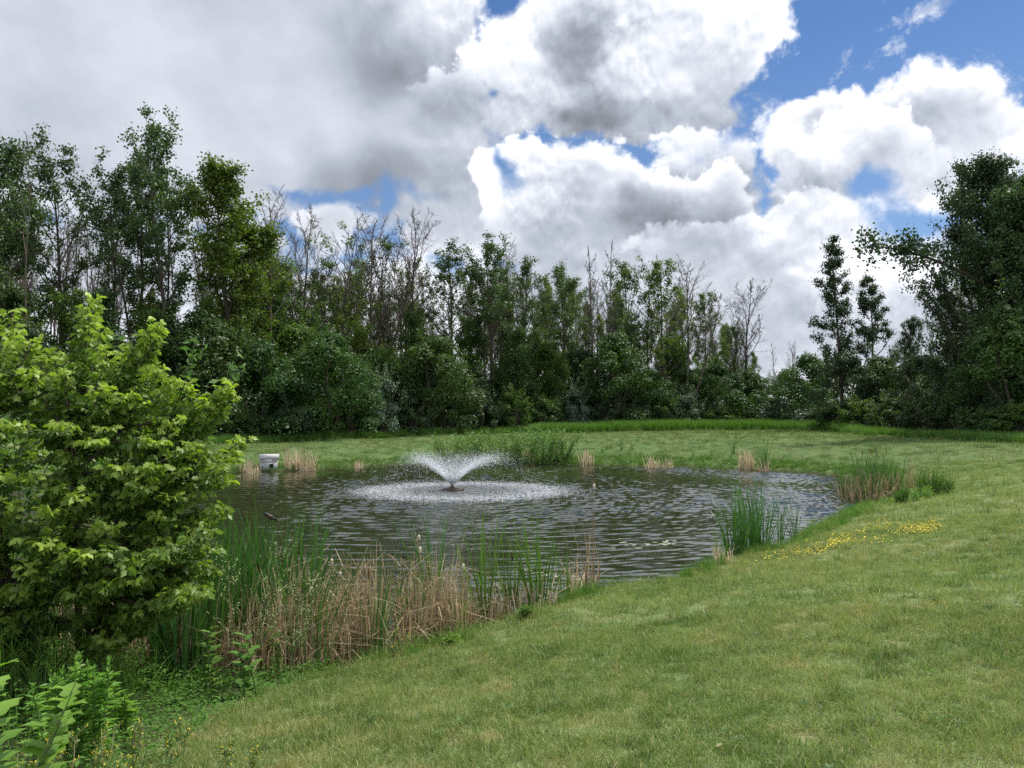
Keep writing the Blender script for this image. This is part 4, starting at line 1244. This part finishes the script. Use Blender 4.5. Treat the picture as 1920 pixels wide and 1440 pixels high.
hh = np.interp(pxx, [0, 500, 700, 850, 900, 1000], [1.0, 1.25, 1.42, 1.3, .85, .55])
hh = hh * (.82 + .26 * np.sin(x * 5.2 + 2 * np.sin(y * 3)) * np.sin(y * 4.1 + x * 1.3)) * rg.uniform(.8, 1.12, len(x))
mb = MB()
b = np.stack([x, y, np.maximum(ground_z(x, y), -.15) - .05], 1)
dead_blades(mb, b, hh, rg, .018, .44)
# stalks lying across
n = 850; q = rg.integers(0, len(x), n)
blades(mb, np.stack([x[q], y[q], rg.uniform(.1, .95, n) * hh[q]], 1), rg.uniform(0, 6.28, n), rg.uniform(.9, 1.8, n), rg.uniform(-.3, .6, n), rg.uniform(.2, .6, n), .012, 3, rg.uniform(.3, 1, n), rg)
tag(mb.build('dead_reed_bed', M_DEAD), 'dense bed of dry tan reed stalks along the near shore', 'reeds', None, 'stuff')
# ------------------------------------------------------------------ box elder on the left bank and the plants under it
def P3(px, py, Y):
    return np.array([xat(px, Y), Y, zat(py, Y)])


def compound(mb, pos, d, nrm, rg, n=4, size=.09, tint=.5, tip=0.0, tm=LEAFM):
    """one hanging compound leaf: a terminal leaflet and opposite pairs"""
    d = unit(d); s = unit(np.cross(d, nrm)); dn = np.array([0, 0, -1.])
    C, D, Nn, S = [], [], [], []
    L = size * 1.25
    C.append(pos + d * L); D.append(d + dn * rg.uniform(.3, 1.2)); S.append(size * 1.1)
    for k in range((n - 1) // 2):
        for sg in (-1, 1):
            C.append(pos + d * L * (.85 - .45 * k)); D.append(d * .5 + s * sg * .9 + dn * rg.uniform(.2, 1.2)); S.append(size * rg.uniform(.75, 1.0))
    C, D = np.array(C), unit(np.array(D)); N_ = unit(nrm[None] + rg.normal(size=(len(C), 3)) * .45)
    leaves(mb, C, D, N_, np.array(S), tm, np.clip(tint + rg.normal(size=len(C)) * .12, 0, 1), 1.05, tip)


def box_elder():
    rg = np.random.default_rng(77)
    Yc = 7.4
    bx = xat(150, Yc); base = np.array([bx, Yc, gz(bx, Yc)])
    root = link('box_elder', None, None, tuple(base)); tag(root, 'young box elder with yellow-green shoot tips filling the left foreground', 'tree')
    wood, crown = MB(), MB()
    tips = []   # (point, brightness)
    exp = [(168, 560, 7.6), (20, 585, 7.2), (60, 640, 6.9), (185, 615, 7.1), (200, 660, 6.9), (292, 606, 7.3), (245, 655, 7.2), (345, 722, 7.4), (300, 690, 7.2), (286, 640, 7.3), (296, 622, 7.25), (158, 580, 7.5), (165, 600, 7.4), (348, 735, 7.4), (428, 735, 7.5), (436, 745, 7.5), (432, 722, 7.5), (398, 760, 7.4),
           (455, 826, 7.7), (440, 850, 7.6), (425, 905, 7.6), (60, 700, 6.7), (120, 700, 6.8), (190, 730, 6.7), (260, 760, 6.9), (330, 790, 7.1), (300, 830, 6.8), (0, 650, 6.8), (90, 1020, 6.2), (150, 1045, 6.2),
           (50, 1070, 6.2), (375, 1000, 7.0), (310, 1010, 6.9), (330, 930, 7.0), (30, 800, 6.4), (110, 800, 6.5), (180, 830, 6.5), (230, 880, 6.6), (380, 850, 7.4), (60, 900, 6.3), (280, 900, 6.7), (150, 930, 6.4),
           (10, 950, 6.2), (210, 990, 6.5), (100, 960, 6.3), (260, 1070, 6.7), (320, 1090, 6.9), (200, 1110, 6.6), (-60, 620, 6.9), (-60, 760, 6.6), (-80, 900, 6.3), (-70, 1040, 6.3), (350, 640, 9.9)][:-1]
    for px, py, Y in exp:
        tips.append((P3(px, py, Y), 1.0))
    # the rest of the crown, over a leaning dome
    c0 = P3(60, 880, 7.3)
    for i in range(215):
        v = unit(rg.normal(size=3)); rr = rg.uniform(.25, 1) ** .45
        p = c0 + v * rr * np.array([2.0, 1.15, 1.45])
        ppx = p[0] / p[1] * FPX + 960; ppy = 785 - (p[2] - HC) / p[1] * FPX
        lim = np.interp(ppx, [-400, 0, 100, 200, 300, 400, 440, 470], [560, 600, 610, 640, 690, 760, 840, 1000])
        if ppy < lim or ppx > 440: continue
        if p[2] < base[2] + .25: continue
        tips.append((p, .25 + .75 * max(0, min(1, (v[2] * rr + .25) * 1.0)) * (rr > .6)))
    for i in range(150):      # the low skirt of the crown
        Y = rg.uniform(6.2, 7.6); px = rg.uniform(-260, 400); py = rg.uniform(980, np.interp(px, [-260, 200, 400], [1250, 1230, 1110]))
        p = P3(px, py, Y)
        if p[2] > gz(p[0], p[1]) + .2: tips.append((p, rg.uniform(0, .4)))
    stems = []
    for k in range(6):
        a = k * 1.05 + .3
        e = c0 + np.array([math.cos(a) * .9 - .1, math.sin(a) * .5, rg.uniform(-.2, .5)])
        b0 = base + np.array([math.cos(a) * .12, math.sin(a) * .12, -.2])
        m = (b0 + e) / 2 + np.array([math.cos(a) * .12, 0, -.1])
        T = np.array([b0 * (1 - t) ** 2 + 2 * m * t * (1 - t) + e * t * t for t in np.linspace(0, 1, 9)])
        tube(wood, T, np.linspace(.034, .016, 9), 6, .4); stems.append(T)
    allp = np.concatenate([s[2:] for s in stems])
    for p, br in tips:
        # nearest stem point below the tip
        cand = allp[allp[:, 2] < p[2] + .1] if (allp[:, 2] < p[2] + .1).any() else allp
        q = cand[np.argmin(np.linalg.norm(cand - p, axis=1) + rg.uniform(0, .3, len(cand)))]
        m = (p + q) / 2 + np.array([(p - q)[0] * .18, (p - q)[1] * .18, -.12 * np.linalg.norm(p - q)])
        B = np.array([q * (1 - t) ** 2 + 2 * m * t * (1 - t) + p * t * t for t in np.linspace(0, 1, 9)])
        L = np.linalg.norm(B[1:] - B[:-1], axis=1).sum()
        tube(wood, B, np.linspace(.016, .004, 9), 4, .6)
        nn = int(min(28, 8 + L * 15))
        for i in range(nn):
            t = 1 - (i / nn) ** 1.1 * min(.85, .95 / max(L, .2))
            pos, dd = at(B, min(t, .999))
            for sg in (-1, 1):
                az = rg.uniform(0, 6.28)
                d = unit(dd * .5 + np.array([math.cos(az), math.sin(az), .25 - .4 * (1 - t)]))
                nrm = unit(np.array([0, 0, 1.0]) + rg.normal(size=3) * .6 + d * -.15)
                young = br * max(0, (t - .72) / .28)
                size = .070 * (1 - .15 * young) * rg.uniform(.8, 1.25)
                compound(crown, pos, d, nrm, rg, 5 if rg.uniform() < .45 else 3, size, rg.uniform(.15, .75), young * rg.uniform(.6, 1.0))
    inv = Matrix.Translation(-Vector(base))
    w = wood.mesh('trunk', BARK, smooth=True); w.transform(inv); link('trunk', w, root)
    c = crown.mesh('crown', M_ELDER); c.transform(inv); link('crown', c, root)


def willow_sapling(px, Y, top, label, n=26, w=1.1, name='willow_sapling', mat=None, lsz=.07, per=70, cat='sapling', seed=0, group=None):
    rg = np.random.default_rng(300 + seed)
    x = xat(px, Y); z0 = max(gz(x, Y), -.05); h = zat(top, Y) - z0
    root = link(name, None, None, (x, Y, z0)); tag(root, label, cat, group)
    wood, crown = MB(), MB()
    for i in range(n):
        a = rg.uniform(0, 6.28); r = rg.uniform(0, .25) * w
        S, _ = limb([r * math.cos(a), r * math.sin(a), -.1], [math.cos(a) * .28 * w, math.sin(a) * .28 * w, 1], h * rg.uniform(.6, 1.02), 7, .15, .14, rg)
        tube(wood, S, np.linspace(.010, .003, len(S)), 3, .5)
        m = per; tt = rg.uniform(.12, 1, m)
        pos = np.array([at(S, min(v, .99))[0] for v in tt]) + rg.normal(size=(m, 3)) * .03 * w
        D = unit(rg.normal(size=(m, 3)) * np.array([1, 1, .6]) + np.array([0, 0, .35])); Nn = unit(rg.normal(size=(m, 3)) + np.array([0, 0, .8]))
        leaves(crown, pos, D, Nn, lsz * rg.uniform(.6, 1.3, m), LEAFO if lsz < .1 else LEAF4, rg.uniform(0, 1, m), .8 if lsz < .1 else .55, .0)
    wood.build('stems', M_STEM, root); crown.build('foliage', mat or M_WILLOW, root)
    return root


M_WEED = leaf_mat('weed_blades', (.055, .125, .022), (.13, .24, .045), .35, .6, .15)
box_elder()
willow_sapling(90, 9.2, 528, 'narrow-leaved sapling behind the top of the box elder', 30, 2.2, mat=M_WILLOW, lsz=.13, per=110, seed=1)
willow_sapling(-40, 9.6, 560, 'narrow-leaved sapling at the very left edge behind the box elder', 26, 2.4, mat=M_ELDERD, lsz=.12, per=110, seed=2)
for i, (px, Y, top, w, lab) in enumerate(((840, 52, 812, 1.2, 'low willow shrub behind the left of the spray'), (878, 51, 806, 1.3, 'willow shrub directly above the spray'), (915, 51, 802, 1.3, 'willow shrub right above the spray'),
                                         (950, 50, 803, 1.3, 'willow shrub over the pale reed tufts, left one'), (985, 50, 800, 1.2, 'willow shrub over the pale reed tufts, middle one'),
                                         (1018, 50.5, 793, 1.1, 'tallest pointed willow shrub of the far shore'), (1055, 51, 803, 1.2, 'last willow shrub on the right of the far shore row'))):
    willow_sapling(px, Y, top - 7, lab, 38, w * 1.5, 'willow_shrub', M_WILLOW, .16, 46, 'shrub', 10 + i)
willow_sapling(1740, 25.5, 868, 'dark weedy shrub on the bank right of the corner cattails', 34, 1.0, 'weedy_shrub', M_WEED, .055, 90, 'shrub', 31)
willow_sapling(1772, 25.8, 892, 'low weedy shrub at the right end of the corner thicket', 24, .9, 'weedy_shrub', M_WEED, .05, 80, 'shrub', 32)
willow_sapling(1682, 23.6, 905, 'small dark weed cluster at the foot of the corner cattails', 22, .7, 'weedy_shrub', M_ELDERD, .055, 70, 'shrub', 33)
willow_sapling(1722, 24.0, 905, 'light green grassy clump between the corner cattails and dark shrub', 30, 1.0, 'weedy_shrub', M_HERB, .05, 60, 'shrub', 34)
for i, (px, Y, top) in enumerate(((1185, 47, 838), (1360, 44, 840), (1345, 46, 845), (1310, 46, 846), (600, 44, 850), (650, 45, 852), (700, 46, 850))):
    willow_sapling(px, Y, top, 'single wispy green weed standing on the far bank', 6, 1.0, 'tall_weed', M_WILLOW, .12, 22, 'weed', 40 + i, 'wispy weeds of the far bank')


def herb(px, py, z, h, label, kind, seed, mat=None, n=1, spread=.1, name='herb', cat='plant', group=None, lean=0.0, laz=0.0):
    """a leafy stalk: kind 'gold' narrow dense leaves, 'broad' big toothed leaves, 'clover' yellow racemes, 'panicle' airy pale flower sprays"""
    rg = np.random.default_rng(500 + seed)
    x, y = on_z(px, py, z); z0 = max(gz(x, y), -.05)
    root = link(name, None, None, (x, y, z0)); tag(root, label, cat, group)
    st, lf, fl = MB(), MB(), MB()
    for i in range(n):
        a = rg.uniform(0, 6.28)
        b = [math.cos(a) * spread * rg.uniform(0, 1), math.sin(a) * spread * rg.uniform(0, 1), -.05]
        S, _ = limb(b, [math.cos(laz) * lean + rg.normal() * .12, math.sin(laz) * lean + rg.normal() * .12, 1], h * rg.uniform(.75, 1.05), 9, .15, .10, rg)
        tube(st, S, np.linspace(.005 if kind != 'broad' else .009, .002, len(S)), 5, rg.uniform(.3, .8))
        if kind == 'gold':
            m = int(130 * h); tt = rg.uniform(.15, 1, m) ** .8; ph = np.arange(m) * 2.4
            pos = np.array([at(S, min(v, .99))[0] for v in tt])
            D = np.stack([np.cos(ph), np.sin(ph), .25 + 1.3 * (tt > .9)], 1)
            leaves(lf, pos, D, np.array([[0, 0, 1.]]) + rg.normal(size=(m, 3)) * .2, (.085 - .05 * (tt > .9)) * rg.uniform(.7, 1.2, m), LEAFO, rg.uniform(.2, 1, m), .5, 0)
        elif kind == 'broad':
            m = int(14 * h) + 4
            for j in range(m):
                t = .15 + .85 * j / m; pos, dd = at(S, min(t, .99)); ph = j * 2.2
                D = np.array([[math.cos(ph), math.sin(ph), .45]])
                leaves(lf, pos[None], D, np.array([[-.2 * math.cos(ph), -.2 * math.sin(ph), 1.]]), (.20 - .09 * t) * rg.uniform(.8, 1.2), LEAFM, rg.uniform(.3, 1), 1.05, 0)
        elif kind in ('clover', 'panicle'):
            for j in range(int(11 * h) + 4 if kind == 'clover' else int(16 * h) + 6):
                t = rg.uniform(.3, 1); pos, dd = at(S, min(t, .99)); ph = rg.uniform(0, 6.28)
                B, _ = limb(pos, unit(dd + np.array([math.cos(ph), math.sin(ph), 0]) * .8), h * rg.uniform(.12, .28), 4, .2, .15, rg)
                tube(st, B, np.linspace(.0025, .001, len(B)), 3, .7)
                mm = 5 if kind == 'clover' else 14; q = rg.uniform(.35, 1, mm); pp = np.array([at(B, min(v, .99))[0] for v in q]) + rg.normal(size=(mm, 3)) * .005
                D = unit(rg.normal(size=(mm, 3)))
                leaves(fl, pp, D, rg.normal(size=(mm, 3)), (.008 if kind == 'clover' else .012) * rg.uniform(.7, 1.2, mm), LEAF4, .5, 1.2)
                mm = 5; q = rg.uniform(0, .6, mm); pp = np.array([at(B, v)[0] for v in q]); D = unit(rg.normal(size=(mm, 3)) + np.array([0, 0, .5]))
                leaves(lf, pp, D, rg.normal(size=(mm, 3)) + np.array([0, 0, 1]), .03 * rg.uniform(.7, 1.2, mm), LEAFO, rg.uniform(0, 1, mm), 1.0)
    st.build('stem', M_STEM if kind != 'clover' else M_STRAW, root)
    if lf.n: lf.build('foliage', mat or M_HERB, root)
    if fl.n: fl.build('flowers', M_YEL if kind == 'clover' else M_FLWR, root)
    return root


M_FLWR = plain_mat('greenish_flower_sprays', (.30, .40, .16), (.50, .58, .30), 40, .7, .2)
herb(112, 1400, .9, .76, 'bright leafy goldenrod cluster, left half, below the box elder', 'gold', 1, n=6, spread=.16, name='goldenrod')
herb(168, 1396, .9, .76, 'bright leafy goldenrod cluster, right half, below the box elder', 'gold', 2, n=6, spread=.16, name='goldenrod')
herb(236, 1370, .8, .52, 'small goldenrod star in the shade right of the bright goldenrods', 'gold', 3, n=3, spread=.08, name='goldenrod')
herb(524, 1295, .2, .62, 'single upright leafy goldenrod before the tall dark cattails', 'gold', 4, n=1, name='goldenrod')
herb(470, 1322, .3, .75, 'broad-leaved herb climbing between the cattails left of the tan bed', 'broad', 5, M_WEED, n=2, spread=.15)
herb(400, 1320, .4, .8, 'broad-leaved herb right under the box elder tips', 'broad', 6, M_WEED, n=2, spread=.15)
herb(455, 1290, .2, 1.35, 'airy plant with pale green flower sprays over the left water', 'panicle', 7, M_ELDERD, n=3, spread=.2, name='flowering_herb')
herb(545, 1290, .2, 1.15, 'airy plant with pale green flower sprays beside the tan reed bed', 'panicle', 8, M_ELDERD, n=3, spread=.2, name='flowering_herb')
herb(-60, 1640, 1.15, 1.15, 'stout plant with large pale bright leaves leaning in at the lower left corner', 'broad', 9, M_HERB, n=2, spread=.04, lean=.55, laz=.5)
herb(-40, 1560, 1.15, 1.05, 'upright pale-leaved stout plant at the left edge above the leaning one', 'broad', 19, M_HERB, n=2, spread=.1, lean=.1, laz=.0)
for i, (px, py, h, lab) in enumerate(((255, 1395, .34, 'yellow sweet clover with the brightest spikes, below the dark weeds'), (335, 1385, .30, 'yellow sweet clover at the edge of the lawn grass'), (180, 1440, .42, 'yellow sweet clover in front of the goldenrods'),
                                      (445, 1418, .22, 'lone yellow sweet clover standing in the lawn'), (110, 1480, .38, 'straw-coloured sweet clover in the lower left corner'), (40, 1500, .34, 'straw-coloured sweet clover at the left end of the bottom edge'),
                                      (215, 1500, .30, 'straw-coloured sweet clover at the bottom edge, right of the others'), (740, 1262, .42, 'yellow flowering weed on the shore below the bright water gap'))):
    herb(px, py, .9 if px < 700 else .15, h, lab, 'clover', 20 + i, M_WILLOW, n=4, spread=.1, name='sweet_clover')
for i, (px, py, h, lab) in enumerate(((990, 1172, .28, 'dark small weed on the near shore below the cattail fans'), (850, 1215, .22, 'yellow-leaved weed on the near shore right of the tan reed bed'))):
    herb(px, py, .2, h, lab, 'gold', 40 + i, (M_ELDERD, M_HERB)[i], n=8, spread=.16, name='weed')

# rough growth under and around the box elder
rg = np.random.default_rng(123)
x = rg.uniform(-11, -.8, 24000); y = rg.uniform(2.5, 11.5, 24000)
rd = rough_d(x, y); k = (rd < .1) & (y > 2.2) & (x / y > -1.0)
x, y, rd = x[k], y[k], rd[k]
zz = ground_z(x, y)
mb = MB()
n = len(x); nb = int(n * .6)
hh = (np.clip(.12 + -rd * .12, .10, .34) * np.where(x / y > -.44, .9, 1.1) + .42 * np.clip((y - 5.4) / 1.2, 0, 1) * np.clip(-rd - .4, 0, 1) * np.clip((-.44 - x / y) / .06, 0, 1)) * rg.uniform(.6, 1.3, n)
blades(mb, np.stack([x[:nb], y[:nb], zz[:nb] - .02], 1), rg.uniform(0, 6.28, nb), np.abs(rg.normal(size=nb)) * .25, rg.uniform(.2, 1.3, nb), hh[:nb] * 1.25, .009, 4, rg.uniform(0, 1, nb), rg)
for i in range(nb, min(n, nb + 3600)):
    S = np.array([x[i], y[i], zz[i]])
    m = 9; t = rg.uniform(.2, 1, m); ph = rg.uniform(0, 6.28, m)
    pos = S + np.stack([rg.normal(size=m) * .05, rg.normal(size=m) * .05, t * hh[i]], 1)
    leaves(mb, pos, np.stack([np.cos(ph), np.sin(ph), rg.uniform(-.1, .5, m)], 1), np.array([[0, 0, 1.]]) + rg.normal(size=(m, 3)) * .3, rg.uniform(.022, .055, m), LEAFO, rg.uniform(0, .8, m), .8)
tag(mb.build('undergrowth', M_WEED), 'shaded tangle of weeds and coarse grass under the box elder', 'undergrowth', None, 'stuff')
# ------------------------------------------------------------------ fountain, grey box, bird, floating bits
def fountain():
    rg = np.random.default_rng(8)
    root = link('fountain', None, None, (FX, FY, 0)); tag(root, 'floating fountain throwing a wide white V of spray in the pond', 'fountain')
    M_FLOAT = plain_mat('weathered_float', (.03, .02, .016), (.10, .06, .045), 8, .6, .4, .01)
    mb = MB()
    ns = 28; an = np.arange(ns + 1) * 2 * PI / ns   # ring float of flat segments
    tube(mb, [(math.cos(a) * .34, math.sin(a) * .34, .03) for a in an], .07, 8, .4)
    mb.build('float_ring', M_FLOAT, root, smooth=True)
    for k in range(3):
        a = k * 2 * PI / 3 + .2; mb = MB()
        tube(mb, [(math.cos(a) * .15, math.sin(a) * .15, .05), (math.cos(a) * .50, math.sin(a) * .50, .06)], .028, 6, .4, True)
        mb.build('float_arm', M_FLOAT, root)
    mb = MB(); tube(mb, [(0, 0, -.2), (0, 0, .12), (0, 0, .16), (0, 0, .24)], (.16, .16, .07, .06), 14, .5, True); mb.build('nozzle', M_FLOAT, root)
    # droplets on their parabolas
    mS, t = new_mat('spray_droplets')
    p = t.node('ShaderNodeBsdfPrincipled'); p.inputs['Base Color'].default_value = (.86, .89, .92, 1); p.inputs['Roughness'].default_value = .25
    tr = t.node('ShaderNodeBsdfTranslucent'); tr.inputs[0].default_value = (.9, .92, .95, 1)
    mx = t.node('ShaderNodeMixShader'); mx.inputs[0].default_value = .45
    t.l.new(p.outputs[0], mx.inputs[1]); t.l.new(tr.outputs[0], mx.inputs[2])
    o = t.node('ShaderNodeOutputMaterial'); t.l.new(mx.outputs[0], o.inputs[0])
    OCT = np.array([[1, 0, 0], [-1, 0, 0], [0, 1, 0], [0, -1, 0], [0, 0, 1], [0, 0, -1]], float)
    OF = [[0, 2, 4], [2, 1, 4], [1, 3, 4], [3, 0, 4], [2, 0, 5], [1, 2, 5], [3, 1, 5], [0, 3, 5]]

    def drops(mb, C, S):
        n = len(C); V = C[:, None] + S[:, None, None] * OCT[None]
        mb.add(V.reshape(-1, 3), (np.array(OF)[None] + (np.arange(n) * 6)[:, None, None]).reshape(-1, 3), .5, .5)
    g = 9.81; TH = R(52); RG = 3.55
    n = 44000
    az = rg.uniform(0, 2 * PI, n)
    gap = .5 + .5 * np.sin(az * 17) * np.sin(az * 5 + 1)           # the sheet is uneven: streaks from single holes
    th = TH + rg.normal(size=n) * .05
    rng_ = RG * (1 + rg.normal(size=n) * .09)
    v = np.sqrt(rng_ * g / np.sin(2 * TH))
    T = 2 * v * np.sin(th) / g
    u = rg.uniform(0, 1, n)
    back = (u > .48) & (rg.uniform(0, 1, n) < .80 * np.clip((u - .48) / .2, 0, 1))
    u = np.where(back, rg.uniform(0, .48, n), u)
    thin = (rg.uniform(0, 1, n) > .35 + .65 * gap) & (u > .12)
    uu = u * T
    rad = v * np.cos(th) * uu; zz = .2 + v * np.sin(th) * uu - g * uu * uu / 2
    jit = (.012 + .17 * u ** 1.3)[:, None] * rg.normal(size=(n, 3))
    C = np.stack([np.cos(az) * rad + .55 * u ** 2, np.sin(az) * rad, zz], 1) + jit
    ok = (C[:, 2] > 0) & ~thin
    S = np.where(u < .2, rg.uniform(.0035, .009, n), rg.uniform(.002, .0078, n))
    # drops stretch along their flight
    vel = unit(np.stack([np.cos(az) * v * np.cos(th), np.sin(az) * v * np.cos(th), v * np.sin(th) - g * uu], 1))[ok]
    C = C[ok]; S = S[ok]; st_ = rg.uniform(1.0, 3.2, len(C))
    Vv = S[:, None, None] * OCT[None]
    Vv = Vv + (np.einsum('nij,nj->ni', Vv, vel) * (st_ - 1)[:, None])[..., None] * vel[:, None]
    mb = MB(); V = C[:, None] + Vv
    mb.add(V.reshape(-1, 3), (np.array(OF)[None] + (np.arange(len(C)) * 6)[:, None, None]).reshape(-1, 3), .5, .5)
    mb.build('spray', mS, root)
    mb = MB()
    for k in range(40):
        a = k * 2 * PI / 40 + rg.normal() * .05; uu = np.linspace(0, rg.uniform(.10, .24), 7); vv = math.sqrt(RG * rg.uniform(.9, 1.1) * g / math.sin(2 * TH)); tk = TH + rg.normal() * .04
        P = [(math.cos(a) * vv * math.cos(tk) * q, math.sin(a) * vv * math.cos(tk) * q, .2 + vv * math.sin(tk) * q - g * q * q / 2) for q in uu]
        tube(mb, P, np.linspace(.020, .004, 7), 5, .5)
    mb.build('jets', mS, root)
    n = 9000
    r = np.abs(3.5 + rg.normal(size=n) * .8); a = rg.uniform(0, 6.28, n)
    C = np.stack([np.cos(a) * r * 1.04 + .45, np.sin(a) * r, np.abs(rg.normal(size=n)) * .05], 1)
    mb = MB(); drops(mb, C, rg.uniform(.003, .012, n)); mb.build('splashes', mS, root)


def grey_box():
    Y = on_z(506, 884)[1]; x = xat(506, Y)
    Y += .35; x = xat(506, Y)
    root = link('grey_box', None, None, (x, Y, .05), rz=R(14)); tag(root, 'pale grey box with overhanging lid and one small square hole on the far shore', 'box')
    m = plain_mat('grey_painted_wood', (.28, .28, .285), (.42, .42, .42), 5, .75, .2, .004, (1, 1, 6)); ml = plain_mat('grey_lid', (.36, .36, .36), (.50, .50, .49), 5, .75, .2, .004)
    dk = plain_mat('dark_hole', (.004, .004, .004), (.008, .008, .008))
    def frustum(mb, x0, x1, y0, y1, z0, z1, tx=0, ty=0):
        v = [(x0, y0, z0), (x1, y0, z0), (x1, y1, z0), (x0, y1, z0), (x0 - tx, y0 - ty, z1), (x1 + tx, y0 - ty, z1), (x1 + tx, y1 + ty, z1), (x0 - tx, y1 + ty, z1)]
        mb.add(v, [[0, 1, 5, 4], [1, 2, 6, 5], [2, 3, 7, 6], [3, 0, 4, 7], [4, 5, 6, 7], [3, 2, 1, 0]])
    mb = MB(); frustum(mb, -.47, .47, -.40, .40, -.2, .62, .02, .02)
    # raised plank courses on the front
    frustum(mb, -.485, .485, -.43, -.422, .46, .60, 0, 0)
    mb.build('body', m, root)
    mb = MB(); frustum(mb, -.53, .53, -.47, .46, .625, .90, .015, .015); mb.build('lid', ml, root)
    mb = MB(); frustum(mb, .06, .26, -.455, -.437, .18, .38); mb.build('opening', dk, root)
    mb = MB()
    for a, b, c, d in ((.035, .06, .16, .40), (.26, .285, .16, .40)): frustum(mb, a, b, -.465, -.437, c, d)
    mb.build('opening_frame', m, root)


def bird():
    Y = 9.4; p = P3(508, 972, Y)
    root = link('blackbird', None, None, tuple(p), rz=R(200)); tag(root, 'small black bird perched on a reed tip above the left water', 'bird')
    m = plain_mat('black_feathers', (.003, .003, .003), (.008, .008, .009), 40, .5, .4)
    red = plain_mat('red_shoulder', (.35, .02, .01), (.45, .05, .02), 40, .6, .3); bk = plain_mat('dark_beak', (.02, .02, .02), (.03, .03, .03))
    me = bpy.data.meshes.new('body')
    # one continuous skin grown from a chain: tail tip, rump, belly, breast, neck, head
    me.from_pydata([(-.13, 0, -.045), (-.075, 0, -.012), (-.035, 0, .005), (.0, 0, .02), (.028, 0, .042), (.048, 0, .062), (.062, 0, .066)], [(i, i + 1) for i in range(6)], [])
    o = link('body', me, root)
    o.modifiers.new('skin', 'SKIN'); sm = o.modifiers.new('sub', 'SUBSURF'); sm.levels = 2; sm.render_levels = 2
    for v, r in zip(me.skin_vertices[0].data, ((.014, .004), (.018, .010), (.026, .026), (.029, .030), (.021, .022), (.018, .018), (.009, .009))): v.radius = r
    me.skin_vertices[0].data[3].use_root = True
    me.materials.append(m)
    for s in (-1, 1):
        mb = MB()
        P = np.array([[.02, s * .026, .035], [-.03, s * .036, .018], [-.10, s * .018, -.018], [-.045, s * .030, -.006], [.005, s * .030, .008]])
        mb.add(np.concatenate([P, P + [0, s * .006, 0]]), [[0, 1, 3, 4], [9, 8, 6, 5], [1, 2, 3, 3][:4] if False else [1, 2, 7, 6], [0, 1, 6, 5], [2, 3, 8, 7], [3, 4, 9, 8], [4, 0, 5, 9]])
        mb.add(np.concatenate([P, P + [0, s * .006, 0]]), [[1, 2, 3], [8, 7, 6]])
        w = mb.build('wing', m, root)
        mb = MB(); Q = np.array([[.018, s * .035, .032], [-.008, s * .041, .026], [-.004, s * .041, .016], [.014, s * .036, .020]])
        mb.add(Q, [[0, 1, 2, 3]]); mb.build('shoulder_patch', red, w)
        mb = MB(); tube(mb, [(0, s * .010, -.005), (.006, s * .010, -.03), (.002, s * .008, -.045)], .0022, 5); mb.build('leg', bk, root)
    mb = MB(); tube(mb, [(.066, 0, .066), (.078, 0, .065), (.090, 0, .062)], (.006, .0035, .0006), 6); mb.build('beak', bk, root)
    # the reed it sits on
    r = MB(); blades(r, np.array([[p[0], p[1], -.1]]), PI, .02, .0, p[2] - .045 + .1, .02, 4, .4)
    r.v[0][:, 0] += np.tile([-.009, .009], 5); r.v[0][:, 1] = p[1]
    tag(r.build('perch_reed', M_REED), 'single upright reed carrying the black bird', 'reed')


def floating():
    rg = np.random.default_rng(21); mb = MB()
    M_SCUM = plain_mat('floating_leaf_bits', (.22, .25, .14), (.42, .43, .32), 12, .6, .4)
    spots = [(1190, 1022, 26, 4, 14), (1250, 1018, 16, 3, 12), (1020, 1075, 14, 3, 7), (985, 1071, 8, 1.5, 4), (1060, 1085, 26, 3, 14), (480, 888, 14, .8, 7), (540, 883, 20, .6, 8), (450, 893, 8, .5, 4),
             (1600, 950, 16, 2, 9), (1570, 965, 16, 3, 9), (1060, 1120, 50, 8, 26), (900, 1150, 50, 10, 22), (690, 884, 20, .8, 4), (1120, 877, 60, .8, 9), (1420, 888, 40, 1, 7), (1620, 940, 30, 1.5, 14)]
    for px, py, sx, sy, n in spots:
        for i in range(n):
            x, y = on_z(px + rg.normal() * sx, py + rg.normal() * sy)
            if shore_d(np.array([x]), np.array([y]))[0] > -.02: continue
            k = 9; a = np.arange(k) * 2 * PI / k; r = rg.uniform(.012, .034) * (1 + y / 45) * rg.uniform(.6, 1.2, k)
            th = rg.uniform(0, 6.28)
            u = np.stack([np.cos(a) * r * 1.9, np.sin(a) * r], 1); u = u @ np.array([[math.cos(th), -math.sin(th)], [math.sin(th), math.cos(th)]])
            top = np.column_stack([x + u[:, 0], y + u[:, 1], np.full(k, .010)]); bot = top.copy(); bot[:, 2] = -.004
            mb.add(np.concatenate([top, bot]), [list(range(k))]); o_ = mb.n - 2 * k
            i_ = np.arange(k); mb.add(np.concatenate([top, bot]), np.stack([i_, (i_ + 1) % k, (i_ + 1) % k + k, i_ + k], 1))
    tag(mb.build('floating_leaves', M_SCUM), 'small pale leaf and scum scraps floating on the dark water', 'floating leaves', None, 'stuff')


fountain(); grey_box(); bird(); floating()
mb = MB()
rgx = np.random.default_rng(3)
for (px, py, s, nm) in ((1344, 1420, .05, 'fallen_leaf'),):
    gx, gy, gzz = on_ground(px, py)
    b = MB(); leaves(b, np.array([[0, 0, .055]]), np.array([[.8, .5, .35]]), np.array([[-.3, .1, 1]]), s, LEAFM, .5, 1.2)
    tag(b.build(nm, M_DEAD, None, loc=(gx, gy, gzz)), 'brown fallen leaf lying in the grass at the bottom edge', 'leaf')
